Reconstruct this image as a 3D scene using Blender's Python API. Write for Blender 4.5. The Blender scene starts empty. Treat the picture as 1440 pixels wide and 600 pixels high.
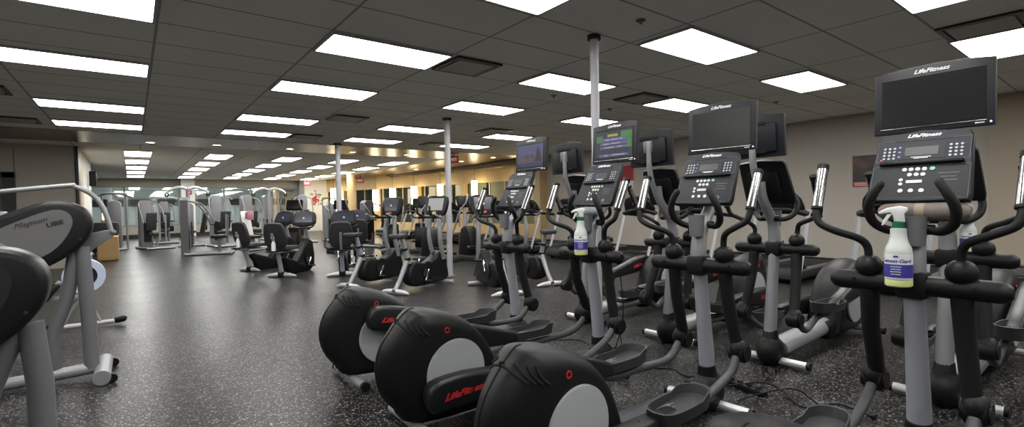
import bpy, bmesh, math, random
from mathutils import Vector, Matrix
random.seed(4)
PI = math.pi
C = bpy.context.scene.collection
R = math.radians

# ------------------------------------------------------------ materials
MATS = {}
def mat(name, col, rough=.5, metal=0., emit=None, es=0., bump=0., bscale=200., spec=.5, var=0., coat=0.):
    if name in MATS: return MATS[name]
    m = bpy.data.materials.new(name); m.use_nodes = True
    nt = m.node_tree; N = nt.nodes; L = nt.links
    b = N['Principled BSDF']
    b.inputs['Base Color'].default_value = (*col, 1)
    b.inputs['Roughness'].default_value = rough
    b.inputs['Metallic'].default_value = metal
    b.inputs['Specular IOR Level'].default_value = spec
    b.inputs['Coat Weight'].default_value = coat
    tc = N.new('ShaderNodeTexCoord')
    nz = N.new('ShaderNodeTexNoise'); nz.inputs['Scale'].default_value = bscale; nz.inputs['Detail'].default_value = 4
    L.new(tc.outputs['Object'], nz.inputs['Vector'])
    if var:
        n2 = N.new('ShaderNodeTexNoise'); n2.inputs['Scale'].default_value = 3.
        L.new(tc.outputs['Object'], n2.inputs['Vector'])
        mx = N.new('ShaderNodeMix'); mx.data_type = 'RGBA'
        mx.inputs['A'].default_value = (*[c*(1-var) for c in col], 1)
        mx.inputs['B'].default_value = (*[min(1, c*(1+var)) for c in col], 1)
        L.new(n2.outputs['Fac'], mx.inputs['Factor']); L.new(mx.outputs['Result'], b.inputs['Base Color'])
    if bump:
        bp = N.new('ShaderNodeBump'); bp.inputs['Strength'].default_value = bump; bp.inputs['Distance'].default_value = .002
        L.new(nz.outputs['Fac'], bp.inputs['Height']); L.new(bp.outputs['Normal'], b.inputs['Normal'])
    else:
        mr = N.new('ShaderNodeMapRange'); mr.inputs['To Min'].default_value = max(0, rough-.04); mr.inputs['To Max'].default_value = min(1, rough+.04)
        L.new(nz.outputs['Fac'], mr.inputs['Value']); L.new(mr.outputs['Result'], b.inputs['Roughness'])
    if emit:
        b.inputs['Emission Color'].default_value = (*emit, 1); b.inputs['Emission Strength'].default_value = es
    MATS[name] = m
    return m
BLACK = mat('black_plastic', (.0065,.0065,.0072), .46, bump=.15, bscale=500, spec=.26)
SATIN = mat('satin_black_plastic', (.008,.0085,.0095), .38, bump=.08, bscale=500, spec=.33)
DEEP = mat('vent_black', (.002,.002,.002), .9)
RUBBER = mat('black_rubber', (.0065,.0065,.007), .6, bump=.4, bscale=300, spec=.3)
DGREY = mat('dark_grey_plastic', (.028,.029,.031), .48, bump=.1, bscale=400, spec=.35)
MGREY = mat('grey_plastic', (.13,.135,.145), .45, bump=.05, bscale=400, spec=.4)
DISC = mat('disc_grey', (.34,.36,.37), .5)
SILVER = mat('silver_paint', (.27,.275,.29), .42, .3)
ASH = mat('grey_paint', (.29,.30,.335), .45, .15)
BRIGHT = mat('bright_silver_paint', (.48,.48,.50), .3, .4)
CHROME = mat('chrome', (.8,.8,.82), .14, 1.)
LINK = mat('link_grey', (.05,.052,.058), .5, .1, spec=.4)
LGREY = mat('light_grey_paint', (.42,.42,.42), .45)
WHITEP = mat('white_plastic', (.75,.76,.76), .4)
PAD = mat('upholstery_black', (.02,.02,.022), .55, bump=.4, bscale=120)
RED = mat('red_print', (.42,.015,.02), .5)
WHITE_PRINT = mat('white_print', (.62,.63,.65), .5)
SCREEN = mat('off_screen', (.004,.004,.0045), .3, spec=.3)
LCD = mat('grey_lcd', (.035,.038,.042), .4, spec=.3)
PANELG = mat('console_overlay', (.022,.025,.032), .55, spec=.22)
PANELD = mat('console_inset', (.012,.013,.017), .5, spec=.25)
LGLASS = mat('tinted_glossy', (.3,.3,.32), .1)

# ------------------------------------------------------------ geometry
def catmull(pts, n=6):
    P = [Vector(p) for p in pts]
    if len(P) < 3: return P
    out = []
    Q = [P[0]*2-P[1]] + P + [P[-1]*2-P[-2]]
    for i in range(1, len(Q)-2):
        a, b, c, d = Q[i-1:i+3]
        for k in range(n):
            t = k/n
            out.append(.5*((2*b)+(c-a)*t+(2*a-5*b+4*c-d)*t*t+(3*b-a-3*c+d)*t**3))
    out.append(P[-1]); return out
class MB:
    def __init__(s): s.bm = bmesh.new()
    def _merge(s, b, M=None):
        if M is not None: b.transform(M)
        me = bpy.data.meshes.new('t'); b.to_mesh(me); b.free(); s.bm.from_mesh(me); bpy.data.meshes.remove(me)
        return s
    def box(s, c, d, bev=0., rot=None, seg=2, M=None):
        b = bmesh.new(); bmesh.ops.create_cube(b, size=1.)
        for v in b.verts: v.co = Vector((v.co.x*d[0], v.co.y*d[1], v.co.z*d[2]))
        if bev: bmesh.ops.bevel(b, geom=b.edges[:], offset=min(bev, min(d)*.49), segments=seg, affect='EDGES', profile=.5)
        T = Matrix.Translation(c)
        if rot: T = T @ Matrix.Rotation(rot[2],4,'Z') @ Matrix.Rotation(rot[1],4,'Y') @ Matrix.Rotation(rot[0],4,'X')
        return s._merge(b, (M @ T) if M is not None else T)
    def ball(s, c, r, seg=20):
        b = bmesh.new(); bmesh.ops.create_uvsphere(b, u_segments=seg, v_segments=seg//2+2, radius=1.)
        if not hasattr(r, '__len__'): r = (r,r,r)
        return s._merge(b, Matrix.Translation(c) @ Matrix.Diagonal((*r, 1)))
    def tube(s, pts, r, seg=12, smooth=0, round_end=False, oval=1.):
        # oval: scale of the section along the binormal (horizontal side)
        P = catmull(pts, smooth) if smooth else [Vector(p) for p in pts]
        n = len(P)
        rs = [r]*n if not hasattr(r, '__len__') else [r[0] + 0*i for i in range(n)]
        if hasattr(r, '__len__'):
            m = len(r)
            for i in range(n):
                t = i/(n-1)*(m-1); k = min(int(t), m-2); f = t-k
                rs[i] = r[k]*(1-f)+r[k+1]*f
        b = bmesh.new(); rings = []
        T0 = (P[1]-P[0]).normalized()
        up = Vector((0,1,0)) if abs(T0.y) < .8 else Vector((0,0,1))
        side = T0.cross(up).normalized()
        for i in range(n):
            T = (P[min(i+1,n-1)]-P[max(i-1,0)])
            T = T.normalized() if T.length > 1e-9 else T0
            side = (side - T*side.dot(T))
            side = side.normalized() if side.length > 1e-6 else T.orthogonal().normalized()
            bn = T.cross(side)
            ring = [b.verts.new(P[i] + side*math.cos(2*PI*k/seg)*rs[i] + bn*math.sin(2*PI*k/seg)*rs[i]*oval) for k in range(seg)]
            rings.append((ring, T, side, bn))
        def cap(ring_data, p, r0, sg):
            ring, T, sd, bn = ring_data
            if round_end:
                last = ring
                for a in (30, 60):
                    rr = math.cos(R(a))*r0
                    q = p + T*sg*math.sin(R(a))*r0
                    nw = [b.verts.new(q + sd*math.cos(2*PI*k/seg)*rr + bn*math.sin(2*PI*k/seg)*rr*oval) for k in range(seg)]
                    for k in range(seg): b.faces.new((last[k], last[(k+1)%seg], nw[(k+1)%seg], nw[k]))
                    last = nw
                b.faces.new(last)
            else: b.faces.new(ring)
        for i in range(n-1):
            A, B = rings[i][0], rings[i+1][0]
            for k in range(seg): b.faces.new((A[k], A[(k+1)%seg], B[(k+1)%seg], B[k]))
        cap(rings[0], P[0], rs[0], -1); cap(rings[-1], P[-1], rs[-1], 1)
        bmesh.ops.recalc_face_normals(b, faces=b.faces[:])
        return s._merge(b)
    def prism(s, poly, a, bb, axis='y', bev=0., seg=3, M=None):
        # poly in (x,z) for axis y, (y,z) for axis x, (x,y) for axis z
        b = bmesh.new()
        def p3(p, t):
            return {'y': (p[0], t, p[1]), 'x': (t, p[0], p[1]), 'z': (p[0], p[1], t)}[axis]
        A = [b.verts.new(p3(p, a)) for p in poly]; B = [b.verts.new(p3(p, bb)) for p in poly]
        fa = b.faces.new(A); fb = b.faces.new(B)
        n = len(poly)
        for i in range(n): b.faces.new((A[i], A[(i+1)%n], B[(i+1)%n], B[i]))
        bmesh.ops.recalc_face_normals(b, faces=b.faces[:])
        if bev:
            ed = [e for e in b.edges if all(v in A for v in e.verts) or all(v in B for v in e.verts)] if False else None
            es = list({e for f in (fa, fb) for e in f.edges})
            bmesh.ops.bevel(b, geom=es, offset=bev, segments=seg, affect='EDGES', profile=.5)
        return s._merge(b, M)
    def cyl(s, c, r, h, axis='z', seg=24, bev=0., r2=None, M=None):
        b = bmesh.new(); bmesh.ops.create_cone(b, cap_ends=True, segments=seg, radius1=r, radius2=r if r2 is None else r2, depth=h)
        if bev:
            es = [e for e in b.edges if abs(e.verts[0].co.z-e.verts[1].co.z) < 1e-6]
            bmesh.ops.bevel(b, geom=es, offset=bev, segments=2, affect='EDGES')
        T = Matrix.Translation(c)
        if axis == 'x': T = T @ Matrix.Rotation(PI/2,4,'Y')
        if axis == 'y': T = T @ Matrix.Rotation(-PI/2,4,'X')
        return s._merge(b, (M @ T) if M is not None else T)
    def lathe(s, prof, c=(0,0,0), axis='z', seg=24, M=None):
        b = bmesh.new(); rings = []
        for r, z in prof:
            rings.append([b.verts.new((r*math.cos(2*PI*k/seg), r*math.sin(2*PI*k/seg), z)) for k in range(seg)])
        for A, B in zip(rings, rings[1:]):
            for k in range(seg): b.faces.new((A[k], A[(k+1)%seg], B[(k+1)%seg], B[k]))
        b.faces.new(rings[0]); b.faces.new(rings[-1])
        bmesh.ops.recalc_face_normals(b, faces=b.faces[:])
        T = Matrix.Translation(c)
        if axis == 'x': T = T @ Matrix.Rotation(PI/2,4,'Y')
        if axis == 'y': T = T @ Matrix.Rotation(-PI/2,4,'X')
        return s._merge(b, (M @ T) if M is not None else T)
    def ring(s, c, r0, r1, h, axis='y', seg=32):
        return s.lathe([(r0,-h/2),(r1,-h/2),(r1,h/2),(r0,h/2),(r0,-h/2)][:4]+[(r0,-h/2)], c, axis, seg) if False else s._ring(c,r0,r1,h,axis,seg)
    def _ring(s, c, r0, r1, h, axis, seg):
        b = bmesh.new(); R4 = []
        for r, z in ((r0,-h/2),(r1,-h/2),(r1,h/2),(r0,h/2)):
            R4.append([b.verts.new((r*math.cos(2*PI*k/seg), r*math.sin(2*PI*k/seg), z)) for k in range(seg)])
        for j in range(4):
            A, B = R4[j], R4[(j+1)%4]
            for k in range(seg): b.faces.new((A[k], A[(k+1)%seg], B[(k+1)%seg], B[k]))
        bmesh.ops.recalc_face_normals(b, faces=b.faces[:])
        T = Matrix.Translation(c)
        if axis == 'x': T = T @ Matrix.Rotation(PI/2,4,'Y')
        if axis == 'y': T = T @ Matrix.Rotation(-PI/2,4,'X')
        return s._merge(b, T)
    def build(s, name, m, parent=None, smooth=True, loc=None):
        me = bpy.data.meshes.new(name); s.bm.to_mesh(me); s.bm.free()
        me.materials.append(m)
        if smooth:
            for p in me.polygons: p.use_smooth = True
            me.set_sharp_from_angle(angle=R(38))
        o = bpy.data.objects.new(name, me); C.objects.link(o)
        if parent: o.parent = parent
        if loc: o.location = loc
        return o
def tag(o, label=None, cat=None, group=None, kind=None):
    if label: o['label'] = label
    if cat: o['category'] = cat
    if group: o['group'] = group
    if kind: o['kind'] = kind
    return o
def thing(name, label, cat, loc=(0,0,0), rz=0., group=None):
    o = bpy.data.objects.new(name, None); C.objects.link(o)
    o.location = loc; o.rotation_euler = (0,0,rz); o.empty_display_size = .1
    return tag(o, label, cat, group)
def copy_tree(o, parent=None):
    c = o.copy(); C.objects.link(c); c.parent = parent
    for ch in list(o.children): copy_tree(ch, c)
    return c
TXT = {}
def text(name, body, size, m, parent, M, shear=0., extrude=.0006, sx=1., bold=0.):
    key = (body, size, shear, m.name, sx, bold)
    if key not in TXT:
        cu = bpy.data.curves.new('txt', 'FONT'); cu.body = body; cu.size = size; cu.shear = shear; cu.extrude = extrude; cu.offset = bold
        cu.align_x = 'CENTER'; cu.align_y = 'CENTER'; cu.resolution_u = 3
        ob = bpy.data.objects.new('txt', cu); C.objects.link(ob)
        dg = bpy.context.evaluated_depsgraph_get()
        me = bpy.data.meshes.new_from_object(ob.evaluated_get(dg)); bpy.data.objects.remove(ob)
        for v in me.vertices: v.co.x *= sx
        me.materials.clear(); me.materials.append(m); TXT[key] = me
    o = bpy.data.objects.new(name, TXT[key]); C.objects.link(o); o.parent = parent; o.matrix_local = M
    return o
def frame(o, right, up):
    # matrix whose X=right, Y=up
    x = Vector(right).normalized(); y = Vector(up); y = (y - x*y.dot(x)).normalized(); z = x.cross(y)
    M = Matrix((x, y, z)).transposed().to_4x4(); M.translation = Vector(o); return M
def struct(name, mb, m, smooth=False):
    return tag(mb.build(name, m, None, smooth), kind='structure')

CH = 2.75
# ------------------------------------------------------------ special materials
def floor_mat():
    m = bpy.data.materials.new('rubber_floor'); m.use_nodes = True; nt = m.node_tree; N = nt.nodes; L = nt.links; b = N['Principled BSDF']
    tc = N.new('ShaderNodeTexCoord'); geo = N.new('ShaderNodeNewGeometry')
    wn = N.new('ShaderNodeTexNoise'); wn.inputs['Scale'].default_value = 60; L.new(geo.outputs['Position'], wn.inputs['Vector'])
    wa = N.new('ShaderNodeVectorMath'); wa.operation = 'MULTIPLY_ADD'; wa.inputs[1].default_value = (.02,.02,.0); L.new(wn.outputs['Color'], wa.inputs[0]); L.new(geo.outputs['Position'], wa.inputs[2])
    nz = N.new('ShaderNodeTexNoise'); nz.inputs['Scale'].default_value = 90; nz.inputs['Detail'].default_value = 3; L.new(geo.outputs['Position'], nz.inputs['Vector'])
    def flecks(scale, thr, rad):
        vo = N.new('ShaderNodeTexVoronoi'); vo.inputs['Scale'].default_value = scale; L.new(wa.outputs[0], vo.inputs['Vector'])
        sp = N.new('ShaderNodeSeparateColor'); L.new(vo.outputs['Color'], sp.inputs['Color'])
        gt = N.new('ShaderNodeMath'); gt.operation = 'GREATER_THAN'; gt.inputs[1].default_value = thr; L.new(sp.outputs[0], gt.inputs[0])
        lt = N.new('ShaderNodeMath'); lt.operation = 'LESS_THAN'; lt.inputs[1].default_value = rad; L.new(vo.outputs['Distance'], lt.inputs[0])
        mu = N.new('ShaderNodeMath'); mu.operation = 'MULTIPLY'; L.new(gt.outputs[0], mu.inputs[0]); L.new(lt.outputs[0], mu.inputs[1])
        m2 = N.new('ShaderNodeMath'); m2.operation = 'MULTIPLY'; L.new(mu.outputs[0], m2.inputs[0]); L.new(sp.outputs[1], m2.inputs[1]); return m2
    fa, fb = flecks(62, .74, .40), flecks(125, .70, .5)
    mxx = N.new('ShaderNodeMath'); mxx.operation = 'MAXIMUM'; L.new(fa.outputs[0], mxx.inputs[0]); L.new(fb.outputs[0], mxx.inputs[1])
    mx = N.new('ShaderNodeMix'); mx.data_type = 'RGBA'; mx.inputs['A'].default_value = (.008,.008,.0085,1); mx.inputs['B'].default_value = (.26,.255,.24,1)
    L.new(mxx.outputs[0], mx.inputs['Factor']); L.new(mx.outputs['Result'], b.inputs['Base Color'])
    n2 = N.new('ShaderNodeTexNoise'); n2.inputs['Scale'].default_value = 1.3; n2.inputs['Detail'].default_value = 5; L.new(tc.outputs['Object'], n2.inputs['Vector'])
    mr = N.new('ShaderNodeMapRange'); mr.inputs['From Min'].default_value = .3; mr.inputs['From Max'].default_value = .7
    mr.inputs['To Min'].default_value = .31; mr.inputs['To Max'].default_value = .35
    L.new(n2.outputs['Fac'], mr.inputs['Value']); L.new(mr.outputs['Result'], b.inputs['Roughness'])
    b.inputs['Specular IOR Level'].default_value = .10
    bp = N.new('ShaderNodeBump'); bp.inputs['Strength'].default_value = .15; bp.inputs['Distance'].default_value = .002
    L.new(nz.outputs['Fac'], bp.inputs['Height']); L.new(bp.outputs['Normal'], b.inputs['Normal'])
    return m
def ceil_mat(name, col, ox, oy, px, py):
    m = bpy.data.materials.new(name); m.use_nodes = True; nt = m.node_tree; N = nt.nodes; L = nt.links; b = N['Principled BSDF']
    g = N.new('ShaderNodeNewGeometry'); s = N.new('ShaderNodeSeparateXYZ'); L.new(g.outputs['Position'], s.inputs[0])
    outs = []
    for k, (o, p) in enumerate(((ox,px),(oy,py))):
        a = N.new('ShaderNodeMath'); a.operation = 'SUBTRACT'; a.inputs[1].default_value = o; L.new(s.outputs[k], a.inputs[0])
        d = N.new('ShaderNodeMath'); d.operation = 'DIVIDE'; d.inputs[1].default_value = p; L.new(a.outputs[0], d.inputs[0])
        f = N.new('ShaderNodeMath'); f.operation = 'PINGPONG'; f.inputs[1].default_value = .5; L.new(d.outputs[0], f.inputs[0])
        l = N.new('ShaderNodeMath'); l.operation = 'LESS_THAN'; l.inputs[1].default_value = .011/p; L.new(f.outputs[0], l.inputs[0]); outs.append(l)
    mxx = N.new('ShaderNodeMath'); mxx.operation = 'MAXIMUM'; L.new(outs[0].outputs[0], mxx.inputs[0]); L.new(outs[1].outputs[0], mxx.inputs[1])
    nz = N.new('ShaderNodeTexNoise'); nz.inputs['Scale'].default_value = 1.1; L.new(g.outputs['Position'], nz.inputs['Vector'])
    m0 = N.new('ShaderNodeMix'); m0.data_type = 'RGBA'; m0.inputs['A'].default_value = (*[c*.93 for c in col],1); m0.inputs['B'].default_value = (*[c*1.06 for c in col],1); L.new(nz.outputs['Fac'], m0.inputs['Factor'])
    mx = N.new('ShaderNodeMix'); mx.data_type = 'RGBA'; mx.inputs['B'].default_value = (*[c*.45 for c in col],1)
    L.new(m0.outputs['Result'], mx.inputs['A'])
    L.new(mxx.outputs[0], mx.inputs['Factor']); L.new(mx.outputs['Result'], b.inputs['Base Color'])
    b.inputs['Roughness'].default_value = .75
    return m
def bronze_mat():
    m = bpy.data.materials.new('bronze_panels'); m.use_nodes = True; nt = m.node_tree; N = nt.nodes; L = nt.links; b = N['Principled BSDF']
    b.inputs['Metallic'].default_value = .85; b.inputs['Roughness'].default_value = .26
    g = N.new('ShaderNodeNewGeometry'); s = N.new('ShaderNodeSeparateXYZ'); L.new(g.outputs['Position'], s.inputs[0])
    d = N.new('ShaderNodeMath'); d.operation = 'DIVIDE'; d.inputs[1].default_value = 1.5; L.new(s.outputs[0], d.inputs[0])
    f = N.new('ShaderNodeMath'); f.operation = 'PINGPONG'; f.inputs[1].default_value = .5; L.new(d.outputs[0], f.inputs[0])
    l = N.new('ShaderNodeMath'); l.operation = 'LESS_THAN'; l.inputs[1].default_value = .012; L.new(f.outputs[0], l.inputs[0])
    mx = N.new('ShaderNodeMix'); mx.data_type = 'RGBA'; mx.inputs['A'].default_value = (.17,.12,.07,1); mx.inputs['B'].default_value = (.04,.03,.02,1)
    L.new(l.outputs[0], mx.inputs['Factor']); L.new(mx.outputs['Result'], b.inputs['Base Color'])
    return m
def glass_mat(name='pane_glass', refl=.30, tint=(.93,.96,.95)):
    m = bpy.data.materials.new(name); m.use_nodes = True; nt = m.node_tree; N = nt.nodes; L = nt.links
    for n in list(N): N.remove(n)
    o = N.new('ShaderNodeOutputMaterial'); t = N.new('ShaderNodeBsdfTransparent'); t.inputs[0].default_value = (*tint,1)
    g = N.new('ShaderNodeBsdfGlossy'); g.inputs['Roughness'].default_value = .02; g.inputs['Color'].default_value = (.95,.97,.96,1)
    mx = N.new('ShaderNodeMixShader'); mx.inputs[0].default_value = refl
    L.new(t.outputs[0], mx.inputs[1]); L.new(g.outputs[0], mx.inputs[2]); L.new(mx.outputs[0], o.inputs[0])
    return m
def emis(name, col, s):
    m = bpy.data.materials.new(name); m.use_nodes = True; b = m.node_tree.nodes['Principled BSDF']
    b.inputs['Base Color'].default_value = (.8,.8,.8,1); b.inputs['Emission Color'].default_value = (*col,1); b.inputs['Emission Strength'].default_value = s
    return m
def scr(name, col, s):
    m = emis(name, col, s); b = m.node_tree.nodes['Principled BSDF']; b.inputs['Base Color'].default_value = (.01,.01,.01,1); b.inputs['Roughness'].default_value = .4; b.inputs['Specular IOR Level'].default_value = .3
    return m
LIGHT_E = emis('fluorescent_diffuser', (1,.985,.95), 8.)
LIGHT_F = emis('pool_fill_light', (.93,1,.98), 16.)
WARM_E = emis('lantern_fabric', (1,.83,.52), 5.)
SPOT_E = emis('downlight_lens', (1,.78,.5), 5.)
GLASS = glass_mat()
BRONZE = bronze_mat()
WALLR = mat('greige_wall_paint', (.47,.43,.375), .7, var=.05, bump=.15, bscale=60)
WALLB = mat('beige_back_wall_paint', (.36,.34,.29), .7, var=.04, bump=.15, bscale=60)
WALLW = mat('white_wall_paint', (.62,.62,.58), .7, var=.03)
YEL = mat('yellow_timber_wall', (.62,.45,.22), .5, var=.12)
DARKGLASS = mat('night_window', (.012,.016,.015), .08)
TRIMD = mat('dark_trim', (.012,.012,.013), .4)
OLIVE = mat('olive_blind', (.13,.14,.09), .6)

# ============================================================ SETTING
struct('floor', MB().box((4,14,-.05),(24,48,.1)), floor_mat())
CM = ceil_mat('ceiling_tiles', (.86,.85,.79), .2, 4.28, 1.205, .61)
struct('ceiling', MB().box((2.2,2.7,CH+.05),(16.9,18.85,.1)), CM)
struct('ceiling_far', MB().box((1.3,21.3,CH+.05),(13.8,14.6,.1)), CM)
struct('trim_1', MB().box((1.3,13.07,CH+.045),(13.9,1.9,.1)), BRONZE)
struct('trim_2', MB().box((10.9,20.2,CH+.05),(5.4,16.2,.1)), BRONZE)
for i, (xa, xb, w) in enumerate(((10.15,9.5,.16),(10.55,10.0,.14),(10.95,10.5,.16))):
    b = MB(); b.tube([(xa,12.6,CH-.03),(xa+.1,17,CH-.03),(xb,25.5,CH-.03)], .045, seg=4, smooth=6, oval=2.2)
    struct('trim_%d'%(3+i), b, BRONZE)
struct('wall_right', MB().box((10.6,2.65,CH/2),(.2,18.4,CH)), WALLR)
struct('trim_6', MB().box((10.46,-2.4,CH/2),(.14,7.9,CH)), mat('tan_wall_paint', (.42,.355,.28), .7, var=.05))
struct('baseboard_right', MB().box((10.485,6.65,.05),(.03,10.3,.1)), TRIMD)
struct('trim_7', MB().box((10.45,11.95,CH/2),(.5,.3,CH)), YEL)
# near left wall facing the room, with a dark framed window
WL = MAT = WALLR
b = MB()
b.box((-4.85,15,CH/2),(2.0,.2,CH)); b.box((-1.49,15,CH/2),(.98,.2,CH)); b.box((-2.92,15,.45),(1.9,.2,.9)); b.box((-2.92,15,2.43),(1.9,.2,.64))
struct('wall_left', b, WALLR)
b = MB()
for x in (-3.75,-2.06): b.box((x,14.95,1.5),(.2,.3,1.22))
b.box((-2.92,14.95,.95),(1.9,.3,.12)); b.box((-2.92,14.95,2.07),(1.9,.3,.12)); b.box((-2.9,14.93,1.5),(.05,.1,1.1))
w1 = struct('window_1', b, TRIMD); MB().box((-2.92,15,1.5),(1.6,.02,1.1)).build('window_pane', GLASS, w1)
struct('wall_office', MB().box((-3.2,18.5,CH/2),(4,.1,CH)), WALLW)
# side wall running back
struct('wall_side', MB().box((-1.05,17.9,CH/2),(.16,4.2,CH)), WALLW)
struct('trim_8', MB().box((-.955,15.1,1.38),(.05,.5,2.7)), TRIMD)
struct('trim_9', MB().box((-.955,15.85,1.3),(.03,.9,2.6)), mat('tan_panel', (.42,.33,.22), .6, var=.08))
# back wall with glazing
BY = 28.5
b = MB()
b.box((2.7,BY+.1,.28),(13.4,.2,.56)); b.box((2.7,BY+.1,2.565),(13.4,.2,.37))
struct('wall_back', b, WALLB)
struct('baseboard_back', MB().box((2.7,BY-.015,.09),(13.4,.03,.18)), TRIMD)
struct('wall_pillar', MB().box((2.14,BY-.25,CH/2),(.55,.5,CH)), WALLW)
struct('wall_art', MB().box((8.05,BY-.3,CH/2),(1.25,.3,CH)), WALLW)
struct('trim_10', MB().box((7.3,BY-.3,CH/2),(.25,.35,CH)), mat('grey_post_paint', (.2,.2,.18), .6))
b = MB()
for x in (-3.9,-2.1,-.25,1.8,3.7,4.9,6.2,7.2): b.box((x,BY+.05,1.47),(.07,.1,1.82))
b.box((1.7,BY+.05,.58),(11,.12,.05)); b.box((1.7,BY+.05,2.37),(11,.12,.05))
w2 = struct('window_2', b, mat('grey_mullion', (.22,.24,.22), .5))
MB().box((1.7,BY+.08,1.47),(11,.015,1.8)).build('window_pane', GLASS, w2)
# pool hall behind the glass
struct('wall_pool_far', MB().box((1.5,37,1.4),(20,.2,2.8)), mat('pale_pool_wall', (.75,.78,.77), .6))
struct('ceiling_pool', MB().box((1.5,32.8,2.85),(20,8.3,.1)), mat('pool_ceiling', (.4,.44,.42), .6))
struct('floor_pool', MB().box((1.5,32.8,.01),(20,8.2,.05)), mat('pool_tiles', (.6,.64,.64), .3))
b = MB()
for i in range(9): b.box((-5.6+i*1.9,36.85,1.75),(1.5,.08,.42))
struct('window_3', b, DARKGLASS)
for i in range(8):  # lamps added to brighten the room seen through the glass
    t = thing('pool_fill_light', 'long white fill light added on the ceiling of the room behind the glass', 'ceiling light', (-4.5+i*1.7,31.2+(i%2)*2.2,2.8), group='added fill lights in the room behind the glass')
    MB().box((0,0,-.02),(1.2,.3,.04)).build('diffuser', LIGHT_F, t, False)
    MB().box((0,0,-.01),(1.26,.36,.02)).build('light_frame', LGREY, t, False)
# warm glazed wall beyond the end of the right wall
A = Vector((12.0,12.1,0)); B = Vector((8.6,28.7,0)); dv = (B-A).normalized(); nv = Vector((-dv.y,dv.x,0)); LW = (B-A).length
if nv.x > 0: nv = -nv
WM = frame(A, dv, (0,0,1))      # local X along wall, Y up, Z = dv x up
def wbox(b, x0, x1, z0, z1, d0, d1): b.box(((x0+x1)/2,(z0+z1)/2,(d0+d1)/2),(x1-x0,z1-z0,abs(d1-d0)), M=WM)
zs = 1 if WM.to_3x3() @ Vector((0,0,1)) @ nv > 0 else -1
b = MB(); wbox(b, -1, LW+1, 2.12, 2.8, -.1*zs, .12*zs); wbox(b, -1, LW+1, 0, .5, -.1*zs, .1*zs)
for x in (0,2.6,5.4,8.4,11.6,14.6,16.6): wbox(b, x-.13, x+.13, .5, 2.2, -.1*zs, .16*zs)
struct('wall_warm', b, YEL)
b = MB(); wbox(b, -1, LW+1, .5, 2.12, -.09*zs, -.07*zs); w4 = struct('window_4', b, DARKGLASS)
b = MB()
for k in range(22): wbox(b, k*.8-.02, k*.8+.02, .5, 2.12, -.07*zs, -.02*zs)
b.build('window_bar', mat('gold_mullion', (.4,.33,.2), .4, .3), w4, False)
b = MB()
for x0, x1 in ((.2,1.2),(1.4,2.4),(3.0,4.0),(4.2,5.2),(6.2,7.0)): wbox(b, x0, x1, .5, 2.12, -.07*zs, -.05*zs)
b.build('window_blind', OLIVE, w4, False)
struct('trim_11', MB().cyl((7.65,21.5,CH/2),.17,CH), YEL, True)
struct('wall_end', MB().box((11.4,11.95,CH/2),(1.6,.2,CH)), YEL)

# ------------------------------------------------------------ support poles
for (x, y), r, lb in (((3.37,3.11),.038,'nearest of the three thin pale metal poles, standing between the ellipticals'),
                  ((4.38,7.5),.05,'middle thin metal pole, standing among the bikes in the centre'),
                  ((3.9,11.8),.06,'farthest thin metal pole, standing behind the recumbent bikes')):
    t = thing('support_pole', lb, 'pole', (x,y,0), group=None)
    MB().tube([(0,0,0),(0,0,CH)], r, seg=16).build('pole_shaft', mat('pole_grey', (.40,.40,.43), .65), t)
    MB().cyl((0,0,CH-.02),r*1.6,.04).build('ceiling_collar', DGREY, t)
    MB().cyl((0,0,.01),r*1.7,.02).build('floor_flange', SILVER, t)

# ------------------------------------------------------------ ceiling lights
S = 1.517
rows = [('first',.42),('second',1.615),('third',2.82),('fourth',4.06),('fifth',5.68),('last',6.98)]
near_lights = [
 (-.655,2.83,'leftmost column, nearest of its four, cut by the top left corner'),(-.653,4.154,'leftmost column, second from the front'),(-.648,5.866,'leftmost column, third from the front'),(-.647,7.123,'leftmost column, farthest, by the bronze strip'),
 (.94,1.6,'overhead left, above the top edge'),(.938,2.846,'large one left of centre beside a square vent'),(.942,4.104,'second behind the large one left of centre'),(.937,5.77,'left of centre, third back, with a vent beyond its right end'),(.937,6.97,'left of centre, last before the bronze strip'),
 (2.571,1.616,'big, almost diamond shaped, right of the near pole'),(2.534,2.804,'partly crossed by the near pole, upper of two'),(2.516,4.021,'just right of the middle pole top'),(2.507,5.669,'left of the middle pole, third back'),(2.509,6.947,'last before the bronze strip, above the far pole'),
 (4.16,2.818,'above the big black television, small diamond right of the second vent'),(4.193,1.639,'small diamond high between the two large televisions'),(4.128,4.005,'crossed by the near pole, lower of two'),(4.088,5.624,'above the purple lit television'),(4.07,6.87,'crossed by the middle pole top'),
 (4.22,.44,'cut by the right edge behind the nearest television'),(2.60,.43,'cut by the top edge at the right'),(.94,.42,'overhead at the near left'),(-.65,1.6,'overhead at the far left front'),
]
rn = ['just behind', 'well behind']
for k, ry in enumerate((-.79, -2.6)):  # unseen rows, added to brighten surfaces that face the camera
    for cx_, cn_ in ((-.65,'left column'),(.94,'second column'),(2.57,'third column'),(4.2,'right column')):
        near_lights.append((cx_, ry, '%s, unseen fill added %s the viewer' % (cn_, rn[k])))
for ry, rw in ((.42,'front'),(1.6,'second'),(2.83,'third'),(4.15,'fourth'),(5.86,'fifth')):  # unseen column out of frame, added as further fill light
    near_lights.append((-2.24, ry, 'unseen fill column added beyond the left edge, %s row' % rw))
proto_l = None
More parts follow.
